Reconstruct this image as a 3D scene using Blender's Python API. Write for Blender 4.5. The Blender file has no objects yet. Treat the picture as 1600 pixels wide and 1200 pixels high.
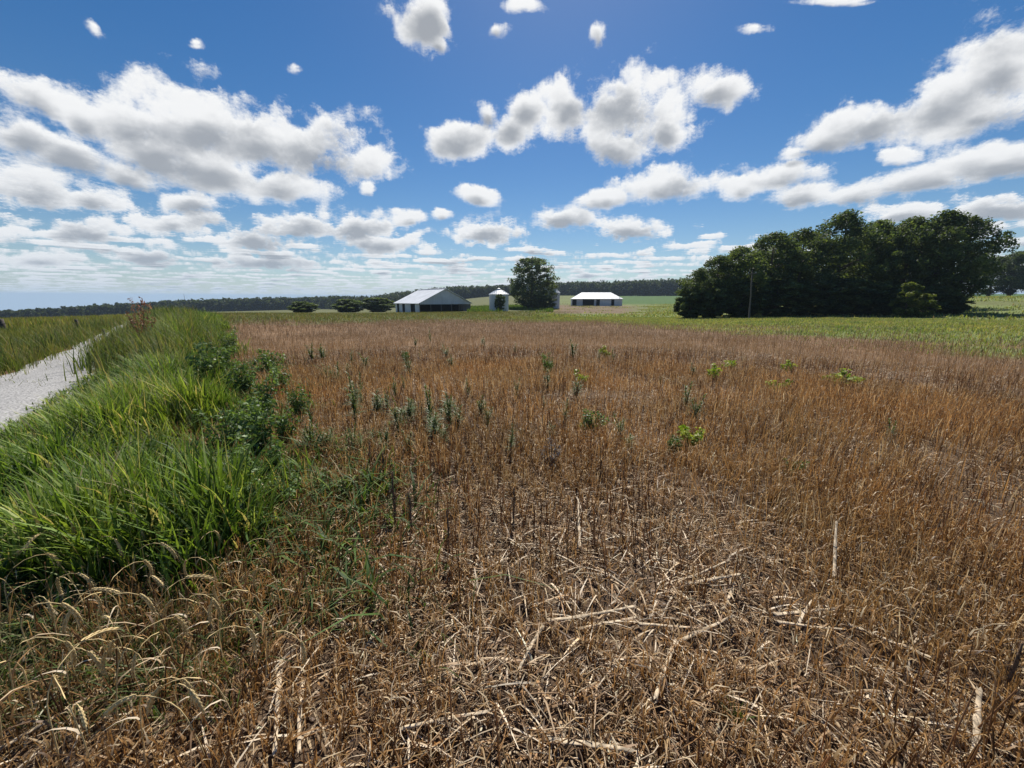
import bpy, math, random
import numpy as np
from math import radians as R, sin, cos, tan, pi
from mathutils import Vector, Matrix

S = bpy.context.scene
COL = S.collection
random.seed(7)
RNG = np.random.default_rng(7)

# ------------------------------------------------------------------ camera, sun, sky, exposure
EYE, PITCH, FOCAL = 1.65, R(12.2), 601.0
cam_d = bpy.data.cameras.new('camera')
cam = bpy.data.objects.new('camera', cam_d)
COL.objects.link(cam)
cam.location = (0, 0, EYE)
cam.rotation_euler = (pi / 2 - PITCH, 0, 0)
cam_d.sensor_width = 36
cam_d.lens = 36 * FOCAL / 1600
cam_d.clip_start, cam_d.clip_end = 0.05, 20000
S.camera = cam

SUN_EL, SUN_AZ = R(50), R(7)            # azimuth measured from +Y towards +X
sun_d = bpy.data.lights.new('sun', 'SUN')
sun = bpy.data.objects.new('sun', sun_d)
COL.objects.link(sun)
sun_d.energy, sun_d.angle, sun_d.color = 5.0, R(0.53), (1.0, 0.95, 0.87)
sdir = Vector((cos(SUN_EL) * sin(SUN_AZ), cos(SUN_EL) * cos(SUN_AZ), sin(SUN_EL)))
sun.rotation_euler = sdir.to_track_quat('Z', 'Y').to_euler()

S.render.engine = 'CYCLES'
S.view_settings.view_transform = 'Standard'
S.view_settings.look = 'None'
S.view_settings.exposure = 0.36
S.view_settings.gamma = 1.0
S.cycles.max_bounces = 6
S.cycles.diffuse_bounces = 3
S.cycles.transmission_bounces = 3
S.cycles.transparent_max_bounces = 4
S.cycles.volume_bounces = 0

# clouds: (u, v, long, short, turn) on a layer one unit above the eye, u to the right and v ahead
def px_dir(px, row):
    a, b = (px - 800) / FOCAL, (600 - row) / FOCAL
    return Vector((a, cos(PITCH) + b * sin(PITCH), b * cos(PITCH) - sin(PITCH)))

def cloud_on_layer(cx, cy, rx, ry, deg):
    t = np.linspace(0, 2 * pi, 24, endpoint=False)
    c, s = cos(R(deg)), sin(R(deg))
    pts = []
    for k in t:
        x, y = rx * cos(k), ry * sin(k)
        d = px_dir(cx + x * c - y * s, cy + x * s + y * c)
        z = max(d.z, 0.03)
        pts.append((d.x / z, d.y / z))
    P = np.array(pts)
    m = P.mean(0)
    w, V = np.linalg.eigh(np.cov((P - m).T))
    a, b = np.sqrt(2 * w[1]), np.sqrt(2 * w[0])
    return m[0], m[1], a, b, math.atan2(V[1, 1], V[0, 1])

CLOUDS = [(200, 190, 90, 45, 10), (300, 190, 120, 52, 4), (400, 215, 120, 52, 6), (490, 228, 110, 48, 8), (570, 252, 62, 32, 8),
          (330, 262, 120, 40, 12), (430, 290, 95, 26, 6), (230, 235, 80, 40, 20), (290, 312, 45, 15, 0),
          (55, 145, 70, 24, 25), (125, 180, 60, 26, 25), (30, 205, 60, 30, 20), (110, 240, 100, 30, 18), (195, 270, 60, 20, 15),
          (50, 290, 95, 38, 3), (140, 305, 65, 26, 5),
          (270, 345, 82, 25, 0), (130, 357, 90, 22, 0), (20, 362, 60, 16, 0), (60, 400, 80, 14, 0), (230, 395, 60, 16, 0),
          (470, 352, 75, 24, -3), (560, 352, 70, 20, -2), (400, 372, 60, 20, 0), (690, 331, 20, 9, 0), (640, 338, 36, 12, 0),
          (410, 405, 110, 15, 0), (600, 378, 70, 17, 0), (745, 304, 34, 12, 12), (760, 362, 66, 20, 0), (572, 291, 15, 9, 0),
          (668, 28, 50, 42, 20), (690, 62, 26, 16, 20), (318, 104, 48, 25, 8), (305, 64, 20, 10, 10), (145, 40, 30, 13, 45), (457, 103, 24, 13, 0),
          (716, 218, 55, 30, -4), (796, 200, 36, 27, 0), (757, 175, 20, 18, 0), (825, 168, 34, 26, 0), (884, 170, 50, 45, 0),
          (985, 170, 95, 58, 0), (955, 228, 55, 32, 20), (1042, 195, 36, 40, 0),
          (1128, 137, 54, 28, -15), (928, 52, 16, 30, 0), (780, 38, 26, 15, 0), (1182, 42, 28, 13, 0), (1290, 0, 80, 9, 0), (815, 0, 46, 12, 0),
          (1580, 90, 110, 62, -32), (1480, 160, 105, 46, -25), (1375, 190, 110, 34, -12), (1290, 215, 60, 20, -12), (1238, 236, 34, 8, -8),
          (1540, 165, 90, 36, -12), (1402, 241, 30, 11, 0),
          (1035, 288, 84, 26, -6), (950, 308, 60, 15, -8), (884, 338, 56, 20, 0), (985, 354, 56, 19, 0),
          (1225, 268, 76, 24, -6), (1155, 288, 48, 20, 0), (1265, 300, 70, 18, -6),
          (1565, 250, 125, 27, -9), (1440, 277, 115, 21, -10), (1335, 300, 90, 18, -8), (1570, 322, 115, 20, -5), (1420, 330, 90, 14, -4)]
LAYER = [cloud_on_layer(*c) for c in CLOUDS]

world = bpy.data.worlds.new('World')
S.world = world
world.use_nodes = True
try:
    world.cycles.sampling_method = 'NONE'
except Exception:
    pass
WT = world.node_tree
WT.nodes.clear()

class NB:
    """small node builder"""
    def __init__(s, tree): s.t = tree
    def n(s, typ, **kw):
        x = s.t.nodes.new(typ)
        for k, v in kw.items(): setattr(x, k, v)
        return x
    def put(s, sock, v):
        if hasattr(v, 'is_output') or isinstance(v, bpy.types.NodeSocket): s.t.links.new(v, sock)
        else: sock.default_value = v
    def math(s, op, a, b=0.0, c=0.0, clamp=False):
        x = s.n('ShaderNodeMath', operation=op, use_clamp=clamp)
        s.put(x.inputs[0], a); s.put(x.inputs[1], b)
        if op in ('MULTIPLY_ADD', 'SMOOTH_MAX', 'SMOOTH_MIN'): s.put(x.inputs[2], c)
        return x.outputs[0]
    def vec(s, op, a, b=None, scale=None):
        x = s.n('ShaderNodeVectorMath', operation=op)
        s.put(x.inputs[0], a)
        if b is not None: s.put(x.inputs[1], b)
        if scale is not None: s.put(x.inputs['Scale'], scale)
        return x.outputs['Value'] if op in ('LENGTH', 'DOT_PRODUCT', 'DISTANCE') else x.outputs['Vector']
    def noise(s, v, scale, detail=4, rough=0.5, dims='3D', lac=2.0, dist=0.0):
        x = s.n('ShaderNodeTexNoise', noise_dimensions=dims)
        s.put(x.inputs['Vector'], v)
        x.inputs['Scale'].default_value = scale; x.inputs['Detail'].default_value = detail
        x.inputs['Roughness'].default_value = rough; x.inputs['Lacunarity'].default_value = lac
        x.inputs['Distortion'].default_value = dist
        return x
    def step(s, v, lo, hi, a=0.0, b=1.0, smooth=True):
        x = s.n('ShaderNodeMapRange', interpolation_type='SMOOTHSTEP' if smooth else 'LINEAR')
        s.put(x.inputs['Value'], v)
        s.put(x.inputs['From Min'], lo); s.put(x.inputs['From Max'], hi)
        s.put(x.inputs['To Min'], a); s.put(x.inputs['To Max'], b)
        return x.outputs['Result']
    def mix(s, f, a, b):
        x = s.n('ShaderNodeMix', data_type='RGBA')
        s.put(x.inputs['Factor'], f)
        s.put(x.inputs[6], a); s.put(x.inputs[7], b)
        return x.outputs[2]

# one node group: how thick the clouds are over a point of the layer
G = bpy.data.node_groups.new('cloud_cover', 'ShaderNodeTree')
G.interface.new_socket('P', in_out='INPUT', socket_type='NodeSocketVector')
G.interface.new_socket('Detail', in_out='INPUT', socket_type='NodeSocketFloat')
G.interface.new_socket('D', in_out='OUTPUT', socket_type='NodeSocketFloat')
G.interface.new_socket('S', in_out='OUTPUT', socket_type='NodeSocketFloat')
g = NB(G)
gi, go = g.n('NodeGroupInput'), g.n('NodeGroupOutput')
P = gi.outputs['P']
wn = g.noise(P, 2.2, 3, 0.6)
wv = g.vec('SCALE', g.vec('SUBTRACT', wn.outputs['Color'], (0.5, 0.5, 0.5)), scale=0.16)
PW = g.vec('ADD', P, g.vec('MULTIPLY', wv, (1, 1, 0)))
m = None
for (u, v, a, b, th), raw in zip(LAYER, CLOUDS):
    mp = g.n('ShaderNodeMapping', vector_type='TEXTURE')
    g.put(mp.inputs['Vector'], PW)
    if m is None:
        mp.inputs['Location'].default_value = (u, v, 0)
    else:                                   # the running value rides along in z (scaled away) so that the nodes run one after another
        cb = g.n('ShaderNodeCombineXYZ')
        cb.inputs[0].default_value, cb.inputs[1].default_value = u, v
        g.put(cb.inputs[2], m)
        g.put(mp.inputs['Location'], cb.outputs[0])
    mp.inputs['Rotation'].default_value = (0, 0, th)
    mp.inputs['Scale'].default_value = (a * 1.03, b * 1.03, 100000)
    q = g.vec('LENGTH', mp.outputs['Vector'])
    q = g.math('SUBTRACT', 0.66 if raw[2] < 50 and raw[1] < 130 else 0.97, q)
    m = q if m is None else g.math('SMOOTH_MAX', m, q, 0.25)
m = g.math('MAXIMUM', m, -1.5)
# the far rows of small clouds
far = g.vec('LENGTH', P)
fn = g.noise(g.vec('MULTIPLY', P, (0.85, 1.0, 1)), 1.0, 4, 0.5)
cov = g.step(far, 5.0, 9.0, -1.1, 0.03)
cov = g.math('ADD', cov, g.step(far, 12.0, 30.0, 0.0, 0.03))
fd = g.math('ADD', g.math('MULTIPLY', g.math('SUBTRACT', fn.outputs['Fac'], 0.5), 4.8), cov)
m = g.math('MAXIMUM', m, fd)
sp_ = g.n('ShaderNodeSeparateXYZ'); g.put(sp_.inputs[0], P)
cb_ = g.n('ShaderNodeCombineXYZ'); g.put(cb_.inputs[0], sp_.outputs[0]); g.put(cb_.inputs[1], sp_.outputs[1]); cb_.inputs[2].default_value = 1.0
DN = g.vec('NORMALIZE', cb_.outputs[0])
fa = g.noise(g.vec('MULTIPLY', DN, (1, 1, 1.35)), 11.0, 7, 0.69, dist=0.0)
fb = g.noise(g.vec('MULTIPLY', DN, (1, 1, 2.2)), 24.0, 5, 0.70)
ft = g.mix(g.step(g.vec('LENGTH', P), 3.2, 6.5), fa.outputs['Color'], fb.outputs['Color'])
ft_s = g.n('ShaderNodeSeparateColor'); g.put(ft_s.inputs[0], ft)
dd = g.math('MULTIPLY', g.math('SUBTRACT', ft_s.outputs[0], 0.5), 3.4)
D = g.math('ADD', m, dd)
g.put(go.inputs['D'], D)
fs = g.noise(g.vec('MULTIPLY', DN, (1, 1, 1.7)), 9.0, 3, 0.5)
g.put(go.inputs['S'], g.math('ADD', g.math('MULTIPLY', m, 1.1), g.math('MULTIPLY', g.math('SUBTRACT', fs.outputs['Fac'], 0.5), 2.3)))

w = NB(WT)
tc = w.n('ShaderNodeTexCoord')
sep = w.n('ShaderNodeSeparateXYZ')
d_ = w.vec('NORMALIZE', tc.outputs['Generated'])
w.put(sep.inputs[0], d_)
zz = w.math('MAXIMUM', w.math('ADD', sep.outputs['Z'], 0.006), 0.012)
inv = w.math('DIVIDE', 1.0, zz)
pl = w.vec('MULTIPLY', w.vec('SCALE', d_, scale=inv), (1, 1, 0))

def cover(p):
    x = w.n('ShaderNodeGroup'); x.node_tree = G
    w.put(x.inputs['P'], p)
    return x.outputs
C0 = cover(pl); D0 = C0['D']
hk = w.step(w.vec('LENGTH', pl), 1.4, 3.6, 0.25, 1.0)
D1 = cover(w.vec('SCALE', pl, scale=w.math('ADD', 1.0, w.math('MULTIPLY', hk, 0.03))))['D']
DS = cover(w.vec('SCALE', pl, scale=w.math('SUBTRACT', 1.0, w.math('MULTIPLY', hk, 0.05))))['S']     # towards the sun: what shades this part of the cloud
a0 = w.step(D0, -0.16, 0.56)
a1 = w.step(D1, 0.0, 0.52)
sky = w.n('ShaderNodeTexSky', sky_type='NISHITA')
sky.sun_disc = False
sky.sun_elevation, sky.sun_rotation = SUN_EL, SUN_AZ
sky.altitude, sky.air_density, sky.dust_density, sky.ozone_density = 200, 1.0, 0.25, 2.0
SKYK = 0.054                                            # Background strength of the clear sky
hsv = w.n('ShaderNodeHueSaturation')
hsv.inputs['Saturation'].default_value = 1.44
hsv.inputs['Value'].default_value = 1.18
hsv.inputs['Hue'].default_value = 0.504
w.put(hsv.inputs['Color'], sky.outputs['Color'])
skyc = hsv.outputs['Color']
K = 1.0 / SKYK
def c3(r, g_, b): return (r * K * 0.82, g_ * K * 0.82, b * K * 0.82, 1)
# thick cloud is grey from below, thin edges glow with the sun behind them
t0 = w.math('ADD', w.math('MULTIPLY', DS, 0.65), w.math('MULTIPLY', D0, 0.25))
base_c = w.mix(w.step(t0, 0.10, 0.85), c3(0.90, 0.90, 0.90), c3(0.33, 0.35, 0.385))
mid_c = w.mix(w.step(DS, 0.2, 1.1), c3(0.96, 0.96, 0.95), c3(0.60, 0.61, 0.63))
hz = w.math('SUBTRACT', 1.0, w.math('POWER', 2.718, w.math('MULTIPLY', w.vec('LENGTH', pl), -0.034)))
haze_c = c3(0.36, 0.48, 0.62)
c = w.mix(a1, skyc, mid_c)
c = w.mix(w.math('MULTIPLY', a0, 0.93), c, base_c)
c = w.mix(w.math('MAXIMUM', w.math('MULTIPLY', hz, 0.8), w.step(w.vec('LENGTH', pl), 24.0, 60.0)), c, haze_c)
bg = w.n('ShaderNodeBackground')
bg.inputs['Strength'].default_value = SKYK
w.put(bg.inputs['Color'], c)
wo = w.n('ShaderNodeOutputWorld')
w.put(wo.inputs['Surface'], bg.outputs[0])

# ------------------------------------------------------------------ numeric helpers
def vnoise(x, y, seed=0):
    xi, yi = np.floor(x).astype(np.int64), np.floor(y).astype(np.int64)
    xf, yf = x - xi, y - yi
    def h(a, b):
        n = (a * 374761393 + b * 668265263 + seed * 974634777) & 0x7fffffff
        n = ((n ^ (n >> 13)) * 1274126177) & 0x7fffffff
        n = n ^ (n >> 16)
        return (n & 0xffff) / 65535.0
    sx, sy = xf * xf * (3 - 2 * xf), yf * yf * (3 - 2 * yf)
    return (h(xi, yi) * (1 - sx) + h(xi + 1, yi) * sx) * (1 - sy) + (h(xi, yi + 1) * (1 - sx) + h(xi + 1, yi + 1) * sx) * sy

def fbm(x, y, f, octv=4, seed=0, gain=0.5):
    s, a, t = 0, 1.0, 0
    for k in range(octv):
        s = s + a * vnoise(x * f, y * f, seed + k * 17); t += a
        a *= gain; f *= 2.03
    return s / t

def sstep(x, a, b):
    t = np.clip((x - a) / (b - a), 0, 1)
    return t * t * (3 - 2 * t)

# the lie of the land: heights on a fan of bearings and distances, smoothly joined
BEAR = np.array([-80., -50, -40, -20, 0, 20, 40, 50, 80])
DIST = np.array([0., 8, 16, 40, 65, 100, 125, 160, 200, 320, 620, 1000, 2200, 7000])
ROWS = {  # apparent row of the ground at the last distances (from 40 m on)
    -80: [512, 504, 500.5, 500.5, 500.5, 500, 499, 498, 497, 497, 497],
    -50: [512, 503, 499.5, 499, 499, 499, 498.5, 498, 497, 497, 497],
    -40: [506, 497, 491, 490, 490, 490, 489, 488, 487, 487, 487],
    -20: [507, 497, 491, 489, 488, 487, 486, 482, 480, 480, 480],
    0: [507, 496, 489, 486, 480, 476, 469, 461, 460, 460, 460],
    20: [506, 498, 489, 487, 481, 477, 470, 462, 460, 460, 460],
    40: [509, 499, 488, 481, 474, 470, 465, 462, 460, 460, 460],
    50: [512, 503, 487, 476, 466, 464, 463, 462, 460, 460, 460],
    80: [512, 500, 487, 476, 466, 464, 463, 462, 460, 460, 460]}
TAB = np.zeros((len(BEAR), len(DIST)))
for i, b in enumerate(BEAR):
    TAB[i, 1], TAB[i, 2] = -0.06, -0.18
    for j, rw in enumerate(ROWS[int(b)]):
        r_ = DIST[j + 3]
        yy = r_ * max(cos(R(b)), 0.64)
        TAB[i, j + 3] = EYE - (rw - 470) / 629.0 * yy

def catmull(p0, p1, p2, p3, t):
    return 0.5 * (2 * p1 + (p2 - p0) * t + (2 * p0 - 5 * p1 + 4 * p2 - p3) * t * t + (3 * p1 - p0 - 3 * p2 + p3) * t ** 3)

def land(x, y):
    x, y = np.asarray(x, float), np.asarray(y, float)
    r = np.hypot(x, y)
    th = np.degrees(np.arctan2(x, y))
    back = sstep(np.abs(th), 85, 150)
    th = np.clip(th, -79.99, 79.99)
    i = np.clip(np.searchsorted(BEAR, th, side='right') - 1, 0, len(BEAR) - 2)
    tb = (th - BEAR[i]) / (BEAR[i + 1] - BEAR[i]); tb = tb * tb * (3 - 2 * tb)
    rr = np.clip(r, 0, DIST[-1] - 1)
    j = np.clip(np.searchsorted(DIST, rr, side='right') - 1, 0, len(DIST) - 2)
    td = (rr - DIST[j]) / (DIST[j + 1] - DIST[j])
    # monotone-ish: hermite with finite-difference slopes
    def row(ii):
        sl = np.gradient(TAB, DIST, axis=1)
        dx = DIST[j + 1] - DIST[j]
        a, b_, ma, mb = TAB[ii, j], TAB[ii, j + 1], sl[ii, j] * dx, sl[ii, j + 1] * dx
        t2, t3 = td * td, td ** 3
        return (2 * t3 - 3 * t2 + 1) * a + (t3 - 2 * t2 + td) * ma + (-2 * t3 + 3 * t2) * b_ + (t3 - t2) * mb
    z = row(i) * (1 - tb) + row(i + 1) * tb
    z = z * (1 - back) + (-0.3) * back * np.minimum(r / 50, 1)
    return z

def relief(x, y):
    r = np.hypot(x, y)
    near = np.exp(-r / 9.0)
    return (fbm(x, y, 2.2, 3, 3) - 0.5) * 0.09 * np.exp(-r / 30) + (fbm(x, y, 9.0, 3, 5) - 0.5) * 0.05 * near + (fbm(x, y, 30.0, 2, 8) - 0.5) * 0.022 * near

def ground(x, y):
    return land(x, y) + relief(np.asarray(x, float), np.asarray(y, float))

def gz(x, y): return float(ground(np.array([x]), np.array([y]))[0])

def at(px, row, up=0.0):
    """the point of the ground seen at a place of the picture (1600 x 1200)"""
    d = px_dir(px, row)
    o = Vector((0, 0, EYE))
    lo, t = 0.0, 0.4
    while t < 5000:
        p = o + d * t
        if p.z <= gz(p.x, p.y) + up:
            break
        lo = t
        t *= 1.03
    for _ in range(24):
        mid = (lo + t) / 2
        p = o + d * mid
        if p.z <= gz(p.x, p.y) + up: t = mid
        else: lo = mid
    p = o + d * t
    return Vector((p.x, p.y, gz(p.x, p.y)))

def spot(px, Y):
    """ground point in column px at distance Y ahead"""
    x = (px - 800) / FOCAL * Y * cos(PITCH)
    return Vector((x, Y, gz(x, Y)))

def row_height(row, Y):
    """height above the world's zero of a point seen in that row at distance Y"""
    b = (600 - row) / FOCAL
    t = Y / (cos(PITCH) + b * sin(PITCH))
    return EYE + t * (b * cos(PITCH) - sin(PITCH))

# road frame: s along the road (away, to the left), q across it (to the right)
A_ = np.array([-0.64, 0.768]); N_ = np.array([0.768, 0.64])
def roadq(x, y): return x * N_[0] + y * N_[1]
def roads(x, y): return x * A_[0] + y * A_[1]

def grassmask(x, y):
    """1 where the tall green strip between the road and the field grows"""
    q, s = roadq(x, y), roads(x, y)
    wob = (fbm(x, y, 0.9, 4, 21) - 0.5) * 1.9
    right = 0.20 + 0.045 * s + 0.25 * np.sin(s * 0.9)
    m = sstep(right - q + wob * 1.1, -0.6, 1.5) * sstep(q + 2.05, -0.25, 0.35)
    start = y - (2.25 + 0.12 * (x + 1.4)) + wob * 1.3
    return m * sstep(start, -0.35, 0.9) * sstep(75 - s, 0, 20)

EDGE_T = np.array([-80., -50, -40, -30, -20, -8, 0, 6, 13, 20, 30, 40, 50, 80])
EDGE_R = np.array([20., 25, 32, 40, 46, 48, 47, 46, 42, 36, 29.5, 26, 24, 24])
def edgefield(x, y):
    """>0 beyond the far edge of the stubble"""
    r, th = np.hypot(x, y), np.degrees(np.arctan2(x, y))
    return (r - np.interp(th, EDGE_T, EDGE_R)) / 6.0 + (fbm(x, y, 0.22, 4, 31) - 0.5) * 3.2

# ------------------------------------------------------------------ mesh helpers
def tag(o, label=None, cat=None, group=None, kind=None):
    if label: o['label'] = label
    if cat: o['category'] = cat
    if group: o['group'] = group
    if kind: o['kind'] = kind
    return o

def np_mesh(name, V, F, C=None, smooth=False):
    """V (n,3), F (m,3 or 4), C (n,3) vertex colours"""
    V = np.asarray(V, np.float32); F = np.asarray(F, np.int32)
    me = bpy.data.meshes.new(name)
    k = F.shape[1]
    me.vertices.add(len(V)); me.vertices.foreach_set('co', V.ravel())
    me.loops.add(F.size); me.loops.foreach_set('vertex_index', F.ravel())
    me.polygons.add(len(F)); me.polygons.foreach_set('loop_start', np.arange(0, F.size, k, dtype=np.int32))
    if C is not None:
        at_ = me.attributes.new('tint', 'FLOAT_COLOR', 'POINT')
        cc = np.ones((len(V), 4), np.float32); cc[:, :3] = C
        at_.data.foreach_set('color', cc.ravel())
    me.update(calc_edges=True)
    if smooth: me.polygons.foreach_set('use_smooth', np.ones(len(F), bool))
    return me

def link(name, me, mat, parent=None):
    o = bpy.data.objects.new(name, me)
    COL.objects.link(o)
    if mat is not None and len(me.materials) == 0: me.materials.append(mat)
    if parent is not None: o.parent = parent
    return o

def empty(name, loc=(0, 0, 0), rz=0.0):
    o = bpy.data.objects.new(name, None)
    COL.objects.link(o); o.location = loc; o.rotation_euler = (0, 0, rz); o.empty_display_size = 0.2
    return o

def copy_tree(o):
    c_ = o.copy(); COL.objects.link(c_)
    for ch in list(o.children):
        d = ch.copy(); COL.objects.link(d); d.parent = c_
        for gch in list(ch.children):
            e = gch.copy(); COL.objects.link(e); e.parent = d
    return c_

def blades(base, heading, height, width, bend, col, segs=3, tip=0.15, coltip=None, side=None, droop=0.0):
    """flat curved strips; heading = lean azimuth, bend = how far the tip leans (in heights)"""
    n = len(base)
    t = np.linspace(0, 1, segs + 1)
    hx, hy = np.sin(heading), np.cos(heading)
    sd = heading + np.pi / 2 if side is None else side
    wx, wy = np.sin(sd), np.cos(sd)
    V = np.zeros((n, segs + 1, 2, 3)); 
    for k, tk in enumerate(t):
        out = bend * height * tk ** 1.8
        up = height * (tk - droop * bend * tk ** 3)
        wd = width * 0.5 * (1 - (1 - tip) * tk ** 1.5)
        cx, cy, cz = base[:, 0] + hx * out, base[:, 1] + hy * out, base[:, 2] + up
        for sgn, i in ((-1, 0), (1, 1)):
            V[:, k, i, 0] = cx + sgn * wx * wd; V[:, k, i, 1] = cy + sgn * wy * wd; V[:, k, i, 2] = cz
    idx = np.arange(n)[:, None] * (2 * (segs + 1)) + (np.arange(segs) * 2)[None, :]
    F = np.stack([idx, idx + 1, idx + 3, idx + 2], -1).reshape(-1, 4)
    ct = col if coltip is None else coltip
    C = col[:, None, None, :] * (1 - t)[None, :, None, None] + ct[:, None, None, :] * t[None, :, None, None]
    C = np.broadcast_to(C, V.shape)
    return V.reshape(-1, 3), F, C.reshape(-1, 3)

def rods(p0, p1, rad, col, bow=None, segs=2, sides=3, taper=0.6):
    """thin round stems from p0 to p1"""
    n = len(p0)
    ax = p1 - p0
    L = np.linalg.norm(ax, axis=1, keepdims=True) + 1e-9
    ax = ax / L
    ref = np.where(np.abs(ax[:, 2:3]) > 0.8, np.array([[1.0, 0, 0]]), np.array([[0, 0, 1.0]]))
    e1 = np.cross(ax, ref); e1 /= np.linalg.norm(e1, axis=1, keepdims=True) + 1e-9
    e2 = np.cross(ax, e1)
    V = np.zeros((n, segs + 1, sides, 3))
    for k in range(segs + 1):
        t = k / segs
        ctr = p0 + (p1 - p0) * t
        if bow is not None: ctr = ctr + bow * (4 * t * (1 - t))
        rr = (rad * (1 - (1 - taper) * t))[:, None]
        for s_ in range(sides):
            a = 2 * pi * s_ / sides
            V[:, k, s_] = ctr + rr * (e1 * cos(a) + e2 * sin(a))
    b = np.arange(n) * ((segs + 1) * sides)
    F = []
    for k in range(segs):
        for s_ in range(sides):
            s2 = (s_ + 1) % sides
            F.append(np.stack([b + k * sides + s_, b + k * sides + s2, b + (k + 1) * sides + s2, b + (k + 1) * sides + s_], -1))
    F = np.concatenate(F)
    C = np.broadcast_to(col[:, None, None, :], V.shape)
    return V.reshape(-1, 3), F, C.reshape(-1, 3)

def join(parts):
    Vs, Fs, Cs, o = [], [], [], 0
    for V, F, C in parts:
        Vs.append(V); Fs.append(F + o); Cs.append(C); o += len(V)
    return np.concatenate(Vs), np.concatenate(Fs), np.concatenate(Cs)

def pick(cols, n, jit=0.15, w=None):
    cols = np.array(cols, float)
    i = RNG.choice(len(cols), n, p=w)
    return np.clip(cols[i] * (1 + RNG.normal(0, jit, (n, 1))), 0.004, 0.9)

class MB:
    """boxes, prisms, tubes and lathes gathered into one mesh"""
    def __init__(s): s.v, s.f = [], []
    def add(s, v, f):
        o = len(s.v); s.v += [tuple(q) for q in v]; s.f += [[i + o for i in q] for q in f]
    def box(s, x0, y0, z0, x1, y1, z1):
        s.add([(x0, y0, z0), (x1, y0, z0), (x1, y1, z0), (x0, y1, z0), (x0, y0, z1), (x1, y0, z1), (x1, y1, z1), (x0, y1, z1)],
              [(0, 3, 2, 1), (4, 5, 6, 7), (0, 1, 5, 4), (1, 2, 6, 5), (2, 3, 7, 6), (3, 0, 4, 7)])
    def slab(s, pts, thick):
        """a plate under four or more corner points (any plane), thick downwards"""
        n = len(pts)
        s.add([tuple(p) for p in pts] + [(p[0], p[1], p[2] - thick) for p in pts],
              [list(range(n)), [n + i for i in reversed(range(n))]] + [[i, n + i, n + (i + 1) % n, (i + 1) % n] for i in range(n)])
    def tube(s, pts, rads, sides=8, cap=True):
        rings = []
        pts = [Vector(p) for p in pts]
        for i, p in enumerate(pts):
            d = (pts[min(i + 1, len(pts) - 1)] - pts[max(i - 1, 0)]).normalized()
            ref = Vector((1, 0, 0)) if abs(d.z) > 0.8 else Vector((0, 0, 1))
            e1 = d.cross(ref).normalized(); e2 = d.cross(e1)
            rings.append([p + rads[i] * (e1 * cos(2 * pi * k / sides) + e2 * sin(2 * pi * k / sides)) for k in range(sides)])
        v = [q for r_ in rings for q in r_]
        f = [(i * sides + k, i * sides + (k + 1) % sides, (i + 1) * sides + (k + 1) % sides, (i + 1) * sides + k) for i in range(len(pts) - 1) for k in range(sides)]
        if cap: f += [list(range(sides)), [(len(pts) - 1) * sides + k for k in range(sides)]]
        s.add(v, f)
    def lathe(s, prof, sides=32):
        v = [(r_ * cos(2 * pi * k / sides), r_ * sin(2 * pi * k / sides), z) for r_, z in prof for k in range(sides)]
        f = [(i * sides + k, i * sides + (k + 1) % sides, (i + 1) * sides + (k + 1) % sides, (i + 1) * sides + k) for i in range(len(prof) - 1) for k in range(sides)]
        s.add(v, f)
    def build(s, name, mat, parent=None, smooth=False):
        me = bpy.data.meshes.new(name)
        me.from_pydata(s.v, [], s.f); me.update()
        if smooth: me.polygons.foreach_set('use_smooth', np.ones(len(me.polygons), bool))
        return link(name, me, mat, parent)

# ------------------------------------------------------------------ materials
def mat_new(name):
    m_ = bpy.data.materials.new(name); m_.use_nodes = True
    m_.node_tree.nodes.clear()
    return m_, NB(m_.node_tree)

def plant_mat(name, trans=0.35, rough=0.6, gloss=0.25, tint_trans=(1.0, 1.0, 0.55)):
    """reads the vertex tint; thin leaves let some light through"""
    m_, n = mat_new(name)
    a = n.n('ShaderNodeAttribute', attribute_name='tint')
    p = n.n('ShaderNodeBsdfPrincipled')
    n.put(p.inputs['Base Color'], a.outputs['Color'])
    p.inputs['Roughness'].default_value = rough
    p.inputs['Specular IOR Level'].default_value = gloss
    o = n.n('ShaderNodeOutputMaterial')
    if trans > 0:
        t = n.n('ShaderNodeBsdfTranslucent')
        n.put(t.inputs['Color'], n.vec('MULTIPLY', a.outputs['Color'], tint_trans))
        mx = n.n('ShaderNodeMixShader'); mx.inputs[0].default_value = trans
        n.put(mx.inputs[1], p.outputs[0]); n.put(mx.inputs[2], t.outputs[0])
        n.put(o.inputs['Surface'], mx.outputs[0])
    else:
        n.put(o.inputs['Surface'], p.outputs[0])
    return m_

def plain_mat(name, col, rough=0.6, metal=0.0, vary=0.25, scale=3.0, spec=0.4, bump=0.0, stretch=(1, 1, 1)):
    m_, n = mat_new(name)
    tcx = n.n('ShaderNodeTexCoord')
    nz = n.noise(n.vec('MULTIPLY', tcx.outputs['Object'], stretch), scale, 6, 0.6)
    dark = tuple(v * (1 - vary) for v in col) + (1,)
    lite = tuple(min(v * (1 + vary * 0.6), 0.95) for v in col) + (1,)
    p = n.n('ShaderNodeBsdfPrincipled')
    n.put(p.inputs['Base Color'], n.mix(n.step(nz.outputs['Fac'], 0.3, 0.7), dark, lite))
    p.inputs['Roughness'].default_value = rough; p.inputs['Metallic'].default_value = metal
    p.inputs['Specular IOR Level'].default_value = spec
    if bump:
        b = n.n('ShaderNodeBump'); b.inputs['Strength'].default_value = bump; b.inputs['Distance'].default_value = 0.02
        n.put(b.inputs['Height'], nz.outputs['Fac']); n.put(p.inputs['Normal'], b.outputs[0])
    o = n.n('ShaderNodeOutputMaterial')
    n.put(o.inputs['Surface'], p.outputs[0])
    return m_

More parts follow.
